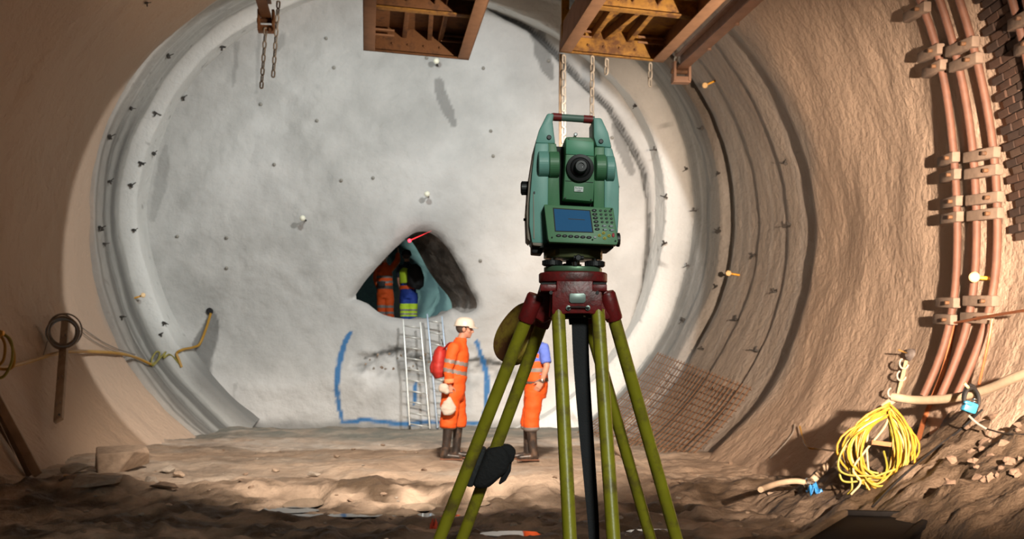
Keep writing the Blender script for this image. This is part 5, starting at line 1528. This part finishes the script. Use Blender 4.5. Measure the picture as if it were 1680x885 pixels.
# copper strip
cs = [P(1700, 507, 8.2), P(1660, 513, 8.7), P(1612, 521, 9.3), P(1568, 530, 9.9)]
o = MB().tube(smooth_path(cs, 5), [(0.012, 0.022)] * (3 * 5 + 1), 8).build('earth_strip', M_COPPER, None, origin=cs[-1]); tag(o, 'reddish strip crossing the arch rib bars to the right picture edge', 'strip')
c2 = [(1565, 532), (1556, 580), (1545, 618), (1530, 655), (1516, 690), (1506, 725)]
q = wall_path(c2, 0.03, 5); o = MB().tube(q, [(0.010, 0.024)] * len(q), 8).build('earth_strip', M_COPPER, None, origin=q[0]); tag(o, 'reddish strip running down the pale wall right of the hook plate', 'strip')
q = [P(1628, 524, 9.2), P(1622, 560, 9.2), P(1612, 605, 9.15), P(1606, 632, 9.1)]
laid('earth_strip', smooth_path(q, 5), 0.012, M_COPPER, 'short reddish strip hanging down the lower end of the arch rib', 'strip', 8)
# blue plug hanging in a black cable loop
pg = empty('cable_plug', P(1590, 668, 8.55), 'blue plug in a black cable loop hanging from the beige hose', 'plug')
pts = [P(1592 + 11 * math.sin(t), 655 - 22 * math.cos(t), 8.42 + 0.03 * math.sin(t)) for t in [2 * math.pi * i / 24 for i in range(25)]]
MB().tube(pts, 0.016, 8).build('cable_loop', M_BLACK, pg)
pts = [P(1594 + 12 * math.sin(t), 657 - 20 * math.cos(t), 8.38 + 0.03 * math.sin(t)) for t in [2 * math.pi * i / 24 for i in range(25)]]
MB().tube(pts, 0.014, 8).build('cable_loop', M_BLACK, pg)
MB().beam(P(1580, 665, 8.36), P(1600, 672, 8.36), 0.085, 0.08).build('plug_body', M_BLUE, pg, 0.012)
MB().beam(P(1582, 660, 8.31), P(1594, 664, 8.31), 0.04, 0.02).build('plug_lid', M_BLUE, pg, 0.004)
for a in (0, 1): MB().cyl(P(1596, 655 + 4 * a, 8.35), P(1602, 656 + 4 * a, 8.35), 0.007, 8).build('plug_pin', M_CHROME, pg)
MB().cyl(P(1582, 629, 8.36), P(1589, 637, 8.36), 0.012, 8).build('cable_end', M_PALECABLE, pg)
MB().tube(smooth_path([P(1589, 682, 8.4), P(1602, 694, 8.4), P(1618, 704, 8.4)], 6), 0.009, 6).build('cable_tail', M_GREYWIRE, pg)
# dark line running up the edge of the mud bank
q = []
for a, b in ((1432, 832), (1462, 800), (1500, 765), (1540, 732), (1575, 706), (1612, 672)):
    h = wall_hit(a, b, 0.05); q.append(h)
laid('cable', smooth_path(q, 6), 0.009, M_BLACK, 'thin dark cable lying up the mud bank towards the blue plug', 'cable', 6)
q = [wall_hit(a, b, 0.06) for a, b in ((1618, 704), (1650, 712), (1690, 714))]
laid('cable', smooth_path(q, 6), 0.007, M_BLACK, 'thin dark cable lying level across the mud bank at the right edge', 'cable', 6)

# black shallow tray on the mud in the lower right foreground
def tray():
    zt = -0.06
    def G(px, py, h): # point at height h
        Y = (CAMZ - h) * FPX / (py - PY0); return Vector(((px - PX0) * Y / FPX, Y, h))
    h = 0.20
    A = G(1386, 845, h); B = G(1530, 849, h); Cc = G(1302, 896, h)
    D = B + (Cc - A)
    root = empty('tray', (A + B + Cc + D) / 4 - Vector((0, 0, 0.2)), 'shallow black plastic tray lying on the mud in the lower right foreground', 'tray')
    outer = [A, B, D, Cc]; cen = (A + B + Cc + D) / 4
    M_TR = mat('black_tray_plastic', (0.012, 0.011, 0.011), 0.8, var=0.15, spec=0.08)
    M_TRE = mat('lit_tray_edge', (0.20, 0.15, 0.10), 0.7, var=0.2)  # brown stands in for light catching the left rim
    dn = Vector((0, 0, -0.17))
    mb = MB(); mb.prism(outer, [p + dn for p in outer]); mb.build('tray_body', M_TR, root, 0.012)
    for nm, (p, q), m in (('rim', (A, B), M_TR), ('rim', (B, D), M_TR), ('rim', (Cc, D), M_TR), ('rim', (A, Cc), M_TRE)):
        MB().beam(p + Vector((0, 0, 0.012)), q + Vector((0, 0, 0.012)), 0.05, 0.045, Vector((0, 0, 1))).build(nm, m, root, 0.008)
tray()

# ------------------------------------------------------------------ reinforcing mesh on the lower right wall
def wire_mesh():
    M = mat('rusty_wire', (0.15, 0.075, 0.035), 0.8, var=0.2)
    root = empty('wire_mesh', wall_point(17.0, 0.4, inset=0.1), 'rusty wire mesh sheet bent over the foot of the right wall behind the tripod', 'wire mesh')
    def topz(Y): return 0.98 + 0.10 * (Y - 15.0)
    def pos(Y, z, ins):
        pts = []
        Ya = float(Y)
        xc, zc, aL, aR, bU, bL = (float(q) for q in tun(Ya))
        b = bL + 0.16 - ins; a = aR + 0.16 - ins
        st = max(-0.995, (z - zc) / b); return Vector((xc + a * math.sqrt(1 - st * st), Ya, z))
    for k in range(30):
        Y = 14.7 + 0.17 * k
        pts = [pos(Y, z, 0.26) for z in np.linspace(-0.02, topz(Y), 12)]
        MB().tube(pts, 0.0078, 5).build('mesh_bar', M, root)
    for k in range(13):
        f = k / 12
        pts = [pos(Y, 0.05 + (topz(Y) - 0.09) * f, 0.245) for Y in np.linspace(14.65, 19.7, 14)]
        MB().tube(pts, 0.007, 5).build('mesh_bar', M, root)
wire_mesh()
laid('pipe', smooth_path([P(1010, 737, 15.2), P(1030, 752, 14.4), P(1058, 768, 13.2), P(1075, 776, 12.7)], 6), 0.045, M_HOSE, 'pale pipe length lying on the floor between the right tripod legs', 'pipe', 12)

# ------------------------------------------------------------------ bolts, pins and markers
M_WCAP = mat('white_bolt_cap', (0.85, 0.85, 0.70), 0.4, var=0.03)
M_PIN = mat('dark_pin', (0.05, 0.045, 0.04), 0.7)
M_OCAP = mat('orange_cap', (0.85, 0.42, 0.04), 0.45, var=0.05)
def face_pt(px, py, out=0.0):
    yf = FACE_Y
    for _ in range(5): yf = float(face_y(np.array([(px - PX0) * yf / FPX]), np.array([CAMZ + (PY0 - py) * yf / FPX]))[0])
    return P(px, py, yf - out)
def face_bolt(px, py, label, ln=0.36):
    b = P(px, py, 21.6); base = face_pt(px, py)
    root = empty('face_bolt', base, label, 'bolt')
    MB().cyl(base + Vector((0, 0.08, 0)), base + Vector((0, -ln, 0.0)), 0.018, 8).build('bolt_shaft', M_PIN, root)
    MB().sphere(base + Vector((0, -ln, 0)), 0.058).build('bolt_cap', M_WCAP, root)
face_bolt(718, 108, 'white-capped bolt on the face below the darker platform')
face_bolt(703, 323, 'white-capped bolt on the face just above the opening')
face_bolt(502, 362, 'white-capped bolt on the face up and left of the opening')
mb = MB().sphere((0, 0, 0), (0.035, 0.05, 0.035), None, 10, 6); pin0 = mb.build('face_pin', mat('grey_pin', (0.30, 0.29, 0.26), 0.6))
pin1 = link_mesh('face_pin', pin0.data)
spots_ = [(793, 112), (805, 215), (809, 256), (520, 198), (548, 111), (535, 63), (372, 440), (428, 171), (372, 390), (291, 388), (450, 270), (700, 95), (788, 428), (612, 292), (900, 100), (1004, 226), (560, 296)]
for i, (a, b) in enumerate(spots_):
    o = (pin0, pin1)[i] if i < 2 else pin0.copy()
    if i > 1: C.objects.link(o)
    o.location = face_pt(a, b, 0.02)
    tag(o, 'tiny grey pin standing out of the pale sprayed face', 'pin', 'small pins scattered over the face')
def wall_marker(px, py, label, cat='marker'):
    h = wall_hit(px, py, 0.16); f = wall_hit(px, py, -0.02)
    root = empty('survey_marker', f, label, cat)
    xc = float(tun(h.y)[0]); zc = float(tun(h.y)[1])
    nrm = Vector((xc - f.x, 0, zc - f.z)).normalized()
    tip = f + nrm * 0.2 + Vector((0, -0.03, 0))
    MB().cyl(f - nrm * 0.05, tip, 0.017, 8).build('marker_stem', M_OCAP, root)
    MB().lathe(tip, Vector((0, -1, 0)) + nrm * 0.5, [(-0.03, 0.025), (0, 0.045), (0.03, 0.045), (0.04, 0.03)], 16).build('marker_cap', mat('pale_orange_cap', (0.9, 0.62, 0.3), 0.45), root)
wall_marker(1175, 132, 'orange-capped survey marker high on the right wall below the dusty rail')
wall_marker(1215, 452, 'orange-capped survey marker halfway up the right wall')
wall_marker(219, 490, 'orange-capped survey marker on the left wall beside the face ring')
wall_marker(1634, 458, 'yellow survey marker on the arch rib bars')
# little bracket stubs left in the rings
mb = MB(); mb.box((0, 0, 0), (0.09, 0.16, 0.05)); mb.box((-0.03, -0.05, 0.05), (0.03, 0.05, 0.1)); mb.cyl((0, 0, 0), (-0.16, -0.04, -0.03), 0.014, 6)
st0 = mb.build('bracket_stub', M_PIN)
SR = [(1127, 278), (1150, 212), (1042, 174), (1075, 246), (1092, 324), (1140, 346), (1178, 285), (1090, 400), (1178, 380), (1128, 436), (1288, 268), (1294, 370), (1235, 420), (1206, 525), (1272, 478), (1240, 576), (1174, 471), (1120, 525), (1152, 573), (1170, 640)]
SL = [(180, 225), (232, 268), (252, 252), (165, 375), (172, 400), (180, 298), (300, 160), (365, 77), (276, 92), (215, 305), (220, 378), (264, 548), (270, 530), (255, 185), (215, 178), (200, 520), (240, 5)]
for i, (a, b) in enumerate(SR + SL):
    o = st0 if i == 0 else st0.copy()
    if i: C.objects.link(o)
    o.location = wall_hit(a, b, 0.03); o.rotation_euler = (R.uniform(-0.5, 0.5), R.uniform(-0.6, 0.6) + (math.pi if a < 600 else 0), R.uniform(-0.5, 0.5))
    s = R.uniform(0.45, 0.75); o.scale = (s, s, s)
    if a > 600: tag(o, 'small dark bracket stub sticking out of the ringed right wall', 'bracket', 'bracket stubs on the right wall')
    else: tag(o, 'small dark bracket stub sticking out of the left wall rings', 'bracket', 'bracket stubs on the left wall')

# red laser beam spot at the opening
M_LASER = mat('laser_light', (0.8, 0.02, 0.02), 0.4, emit=(1.0, 0.02, 0.04), estr=9.0)
M_BEAM = mat('laser_beam', (0.8, 0.05, 0.05), 0.4, emit=(1.0, 0.04, 0.05), estr=1.4)
lz = empty('laser_lamp', P(672, 395, 21.75), 'small glowing red laser lamp with its beam at the top of the opening', 'laser')
MB().sphere(P(672, 395, 21.75), 0.034).build('laser_lens', M_LASER, lz)
MB().cyl(P(672, 395, 21.80), P(664, 391.5, 22.3), 0.02, 10).build('laser_body', M_BLACKM, lz)
MB().tube([P(672, 395, 21.75), P(690, 387, 21.6), P(708, 379, 21.45)], [0.012, 0.007, 0.001], 8).build('laser_beam', M_BEAM, lz)

# ------------------------------------------------------------------ ladders
M_ALU = mat('aluminium', (0.62, 0.63, 0.60), 0.35, metal=0.4, var=0.06)
M_ALUB = mat('blue_grey_aluminium', (0.34, 0.42, 0.52), 0.4, metal=0.4, var=0.06)
def ladder(tl, tr, bl, br, Yt, Yb, nr, m, m2, label, rail=0.05):
    a, b, c, d = P(*tl, Yt), P(*tr, Yt), P(*bl, Yb), P(*br, Yb)
    root = empty('ladder', (c + d) / 2, label, 'ladder')
    up = (a - c).normalized(); fw = up.cross(Vector((1, 0, 0))).normalized()
    for p, q in ((a, c), (b, d)):
        MB().beam(p, q, rail * 0.55, rail * 1.3, fw).build('stile', m2, root, 0.004)
    for k in range(nr):
        t = (k + 0.55) / nr
        MB().cyl(a.lerp(c, t), b.lerp(d, t), 0.016, 10).build('rung', m, root)
    for p, q in ((c, a), (d, b)):
        MB().beam(p, p.lerp(q, 0.03), rail * 0.75, rail * 1.6, fw).build('ladder_foot', M_BLACKM, root, 0.004)
    return root
ladder((661.5, 525), (689.5, 529), (672.5, 704), (706, 710), 21.62, 21.15, 10, M_ALU, M_ALU, 'pale aluminium ladder leaning against the face under the opening, left of the other ladder')
ladder((701, 516), (725, 520), (718.5, 709), (743, 712), 21.7, 21.2, 10, M_ALU, M_ALUB, 'blue-grey ladder leaning against the face behind the man with the backpack')

# ------------------------------------------------------------------ left wall: post, wire coil, cables
M_WOOD = mat('grey_weathered_wood', (0.33, 0.25, 0.18), 0.85, var=0.2, scale=5, bump=0.3, bscale=30)
M_WOODD = mat('dark_weathered_wood', (0.17, 0.115, 0.075), 0.9, var=0.2, scale=5, bump=0.3, bscale=30)
def wood_post():
    h0 = wall_hit(107, 525, 0.16); h1 = wall_hit(97, 690, 0.2)
    Yy = min(h0.y, h1.y)
    a = P(108, 524, h0.y); b = P(96, 691, h1.y)
    root = empty('wall_batten', (a + b) / 2, 'weathered wooden batten fixed upright on the left wall with hooks', 'batten')
    MB().beam(a, b, 0.13, 0.05, Vector((0, 1, 0))).build('plank', M_WOOD, root, 0.008)
    for py in (555, 590, 625, 665):
        t = (py - 524) / 167; c = a.lerp(b, t) + Vector((0.01, -0.04, 0))
        pts = [c + Vector((0.03 * math.cos(q), -0.03, 0.05 * math.sin(q))) for q in np.linspace(math.pi * 0.9, math.pi * 2.2, 12)]
        MB().tube(pts, 0.007, 6).build('hook', M_GREYWIRE, root)
    MB().cyl(P(97, 681, h1.y - 0.03), P(97, 681, h1.y - 0.06), 0.018, 10).build('nail', M_PIN, root)
    return a, b
pa_, pb_ = wood_post()
wc = empty('wire_coil', P(104, 545, pa_.y - 0.6), 'grey wire coil hung on the top of the wooden batten', 'wire coil')
for k in range(11):
    ox, oy = R.uniform(-3, 3), R.uniform(-3, 4); r1 = R.uniform(22, 29); r2 = R.uniform(22, 28)
    pts = [P(104 + ox + r1 * math.sin(t), 545 + oy - r2 * math.cos(t), pa_.y - 0.62 - 0.012 * k) for t in [2 * math.pi * i / 30 for i in range(31)]]
    laid('wire_loop', pts, 0.011, M_GREYWIRE if k % 3 else M_ALUB, None, None, 6, wc)
laid('wire_tail', smooth_path([P(78, 560, pa_.y - 0.85), P(66, 600, pa_.y - 0.85), P(58, 630, pa_.y - 0.85), P(66, 652, pa_.y - 0.85), P(84, 657, pa_.y - 0.85), P(98, 640, pa_.y - 0.85)], 8), 0.007, M_GREYWIRE, None, None, 6, wc)
laid('wire', wall_path([(132, 536), (150, 549), (170, 562), (196, 574), (222, 582)], 0.03), 0.009, M_GREYWIRE, 'thin grey wire running from the wire coil down the left wall, upper of two', 'wire', 6)
laid('wire', wall_path([(130, 541), (148, 556), (168, 568), (190, 577), (206, 580)], 0.03), 0.008, M_GREYWIRE, 'thin grey wire running from the wire coil down the left wall, lower of two', 'wire', 6)
Yp_ = pa_.y - 0.2
q = [wall_hit(a, b, 0.12) for a, b in ((-30, 606), (10, 603), (50, 593))] + [P(90, 581, Yp_ - 0.5), P(118, 577, Yp_ - 0.1)] + [wall_hit(a, b, 0.07) for a, b in ((165, 578), (200, 581), (225, 588), (247, 598))]
laid('cable', smooth_path(q, 7), 0.026, M_YCABLE, 'thick yellow cable slung from the left picture edge across the wooden batten', 'cable', 10)
q = [wall_hit(a, b, 0.05) for a, b in ((247, 599), (258, 592), (262, 580), (256, 578), (249, 590), (251, 600), (266, 584), (272, 578), (268, 588), (278, 582), (290, 592), (298, 603))]
laid('cable', smooth_path(q, 5), 0.016, M_YGCABLE, 'knotted yellow cable loops on the left rings beside the face', 'cable', 8)
q = [wall_hit(298, 603, 0.05), wall_hit(293, 590, 0.08), wall_hit(290, 580, 0.1)] + [wall_hit(a, b, 0.09) for a, b in ((300, 574), (318, 570), (328, 564), (338, 540), (346, 514))]
laid('cable', smooth_path(q, 6), 0.026, M_YCABLE, 'yellow cable hanging out of a dark drill hole at the lower left of the face', 'cable', 8)
o = MB().lathe(face_pt(344, 511, 0.02), (0, -1, 0), [(-0.05, 0.07), (0.02, 0.07), (0.022, 0.05)], 14).build('drain_pipe', M_BLACK, None, origin=face_pt(344, 511, 0.02)); tag(o, 'black pipe end in the face that the yellow cable comes out of', 'pipe')
lp = empty('cable_hank', P(5, 575, 13.2), 'orange-yellow cable hank hanging at the left picture edge', 'cable coil')
for k, pp in enumerate(([(2, 546), (14, 556), (23, 580), (22, 600), (12, 606), (-8, 605)], [(0, 548), (8, 566), (6, 590), (-4, 602)], [(2, 546), (18, 560), (20, 590), (8, 616), (-6, 622)], [(-6, 560), (2, 546), (-10, 540)])):
    laid('cable_loop', smooth_path([P(a, b, 13.2 - 0.04 * k) for a, b in pp], 7), 0.018, M_YCABLE if k != 2 else M_YGCABLE, None, None, 8, lp)
MB().beam(P(-4, 548, 13.1), P(7, 547, 13.1), 0.06, 0.06).build('cable_tie', M_OCAP, lp, 0.01)

# leaning timbers at the lower left
for i, (a, b, m, lb) in enumerate((((-12, 640), (62, 779), M_WOOD, 'palest of the timbers leaning at the lower left corner'), ((-12, 655), (48, 780), M_WOODD, 'dark thin timber leaning behind the palest one at lower left'), ((-14, 672), (36, 781), M_WOODD, 'leftmost dark timber leaning at the lower left corner'))):
    A, B = P(*a, 12.9 + 0.1 * i), P(*b, 12.35 + 0.12 * i)
    o = MB().beam(A, B, 0.10 if i == 0 else 0.06, 0.05, Vector((0, -1, 0.3))).build('timber', m, None, 0.006, origin=B); tag(o, lb, 'timber', 'timbers leaning at lower left')

# ------------------------------------------------------------------ rocks
ONES = ['', 'first', 'second', 'third', 'fourth', 'fifth', 'sixth', 'seventh', 'eighth', 'ninth', 'tenth', 'eleventh', 'twelfth', 'thirteenth', 'fourteenth', 'fifteenth', 'sixteenth', 'seventeenth', 'eighteenth', 'nineteenth']
TENS = {20: ('twentieth', 'twenty'), 30: ('thirtieth', 'thirty'), 40: ('fortieth', 'forty')}
def ordinal(n): return ONES[n] if n < 20 else (TENS[n // 10 * 10][0] if n % 10 == 0 else TENS[n // 10 * 10][1] + '-' + ONES[n % 10])
def label_in_order(objs, text, last='left'):
    objs = sorted(objs, key=lambda o: o.location.x / o.location.y)
    for i, o in enumerate(objs): o['label'] = text + ', ' + ordinal(i + 1) + ' from the left'
def group_of(g): return [o for o in SC.objects if o.get('group') == g and o.parent is None]
M_ROCK = [mat('tan_rubble', (0.40, 0.31, 0.235), 0.9, var=0.2, scale=4, bump=0.6, bscale=14), mat('grey_rubble', (0.33, 0.29, 0.245), 0.9, var=0.2, scale=4, bump=0.6, bscale=14), mat('brown_rubble', (0.25, 0.18, 0.13), 0.9, var=0.2, scale=4, bump=0.6, bscale=14)]
def rock_mesh(seed, n=16, flat=0.6, m=None, box=False):
    r = random.Random(seed); bm = bmesh.new()
    for k in range(n):
        v = Vector((r.gauss(0, 1), r.gauss(0, 1), r.gauss(0, 1))).normalized()
        if box: v = Vector((max(-0.62, min(0.62, v.x * 1.3)), max(-0.6, min(0.6, v.y * 1.3)), max(-0.5, min(0.5, v.z * 1.3)))) * 1.5
        bm.verts.new(v * r.uniform(0.8, 1.0) * Vector((1, 1, flat)) if False else Vector((v.x, v.y, v.z * flat)) * r.uniform(0.82, 1.0))
    ret = bmesh.ops.convex_hull(bm, input=bm.verts)
    dead = [v for v in bm.verts if not v.link_faces]
    bmesh.ops.delete(bm, geom=dead, context='VERTS')
    bmesh.ops.bevel(bm, geom=[e for e in bm.edges], offset=0.035, segments=1, affect='EDGES', clamp_overlap=True)
    bmesh.ops.recalc_face_normals(bm, faces=bm.faces)
    me = bpy.data.meshes.new('rock'); bm.to_mesh(me); bm.free()
    me.materials.append(m or M_ROCK[seed % 3])
    return me
RM = [rock_mesh(k, 14 + k % 6, 0.55 + 0.1 * (k % 3)) for k in range(9)]
M_ROCKD = mat('dark_brown_rubble', (0.17, 0.115, 0.08), 0.9, var=0.25, scale=4, bump=0.6, bscale=14)  # darker brown rubble for the mud bank
RMD = [rock_mesh(k, 14, 0.7, M_ROCKD) for k in range(20, 24)]
def gz(x, Y): return float(floor_z(np.array([x]), np.array([Y]))[0])
def rock(px, py, wpx, me, label, group=None, asp=(1, 0.8, 0.8), rot=None, sink=0.25, tilt=0.0):
    Y = CAMZ * FPX / (py - PY0)
    for _ in range(6):
        x = (px - PX0) * Y / FPX; Y = 0.5 * Y + 0.5 * (CAMZ - gz(x, Y)) * FPX / (py - PY0)
    x = (px - PX0) * Y / FPX; r = wpx / 2 * Y / FPX
    o = link_mesh('rock', me); o.scale = (r * asp[0], r * asp[1], r * asp[2])
    o.rotation_euler = (tilt, R.uniform(-0.15, 0.15), R.uniform(-0.5, 0.5) if rot is None else rot)
    o.location = (x, Y + r * asp[1] * 0.4, gz(x, Y) + r * asp[2] * 0.6 * (1 - sink))
    tag(o, label, 'rock', group)
    return o
rock(196, 774, 96, rock_mesh(101, 15, 0.75, M_ROCK[0], True), 'largest tan boulder at the foot of the lit left wall', None, (1, 0.75, 0.72), 0.35, 0.1, 0.12)
rock(156, 806, 82, rock_mesh(105, 16, 0.5, M_ROCK[1], True), 'long grey slab lying in front of the largest boulder', None, (1, 0.6, 0.55), 0.15, -0.1)
rock(122, 778, 52, rock_mesh(107, 14, 0.5, M_ROCK[1], True), 'flat grey stone tilted against the wall left of the largest boulder', None, (1, 0.7, 0.55), -0.4, 0.1, 0.2)
rock(112, 792, 40, RM[2], 'small pale stone in front of the tilted flat grey stone', None, (1, 0.8, 0.6))
rock(246, 793, 32, RM[4], 'tan stone just right of the largest boulder', None, (1, 0.7, 0.8))
rock(266, 806, 54, RM[5], 'low flat tan stone right of the long grey slab', None, (1, 0.6, 0.4))
rock(272, 778, 34, RM[1], 'dark brown stone at the wall foot right of the largest boulder', None, (1, 0.7, 0.8))
rock(292, 784, 26, RM[3], 'small stone next to the dark brown stone at the wall foot', None, (1, 0.8, 0.8))
rock(514, 783, 26, RM[7], 'tan stone on the lit haul road, nearer of the two in the middle left', None, (1, 0.7, 0.7))
rock(452, 776, 18, RM[6], 'small tan stone on the lit haul road left of the nearer one', None)
rock(552, 752, 16, RM[0], 'small pale stone on the haul road far left of the man with the backpack', None)
y_ = MB().box((0, 0, 0), (0.09, 0.06, 0.04)).build('plastic_piece', M_YCABLE, None, 0.01); c_ = P(127, 786, 12.1); y_.location = (c_.x, c_.y - 0.25, gz(c_.x, c_.y - 0.25) + 0.04); tag(y_, 'small yellow plastic piece among the stones at lower left', 'litter')
for k in range(46):
    px = R.uniform(60, 1250); py = R.uniform(722, 800)
    if 700 < px < 900 and py > 730 and py < 770: continue
    if px < 300 and py < 770: continue
    rock(px, py, R.uniform(5, 13) * (1 if py > 750 else 0.8), RM[k % 9], 'small loose stone lying on the lit haul road', 'loose stones on the haul road')
for k in range(40):
    px = R.uniform(20, 1300); py = R.uniform(804, 882)
    rock(px, py, R.uniform(7, 17), RM[(k * 5) % 9], 'small dark stone half sunk in the wet foreground mud', 'stones in the foreground mud', sink=0.5)
for k in range(26):
    px = R.uniform(1540, 1672); py = R.uniform(668, 800)
    h = wall_hit(px, py, 0.0)
    o = link_mesh('rock', RMD[k % 4]); r = R.uniform(0.03, 0.07); o.scale = (r, r, r * 0.8); o.location = h + Vector((0, 0, 0.01)); o.rotation_euler = (R.uniform(-.5, .5), R.uniform(-.5, .5), R.uniform(0, 6))
    tag(o, 'brown lump of rubble on the mud bank at the right edge', 'rock', 'rubble lumps on the mud bank')
for k in range(22):
    px = 600 + 6.5 * k; py = R.uniform(580, 610)
    c = face_pt(px, py, 0.0)
    o = link_mesh('rubble_block', RM[(k * 2) % 9]); r = R.uniform(0.03, 0.055); o.scale = (r, r * 0.9, r); o.location = c; o.rotation_euler = (R.uniform(-3, 3), R.uniform(-3, 3), R.uniform(0, 6))
    o.data = o.data
    tag(o, 'broken concrete lump sticking out of the ledge under the opening', 'rock', 'broken lumps along the ledge')

for g, t in (('broken lumps along the ledge', 'broken concrete lump in the ledge under the opening'), ('rubble lumps on the mud bank', 'brown rubble lump on the right mud bank'), ('stones in the foreground mud', 'dark stone half sunk in the foreground mud'),
             ('loose stones on the haul road', 'small loose stone on the lit haul road'), ('bracket stubs on the right wall', 'dark bracket stub in the ringed right wall'), ('bracket stubs on the left wall', 'dark bracket stub in the left wall rings'), ('small pins scattered over the face', 'tiny grey pin in the pale sprayed face')):
    label_in_order(group_of(g), t)
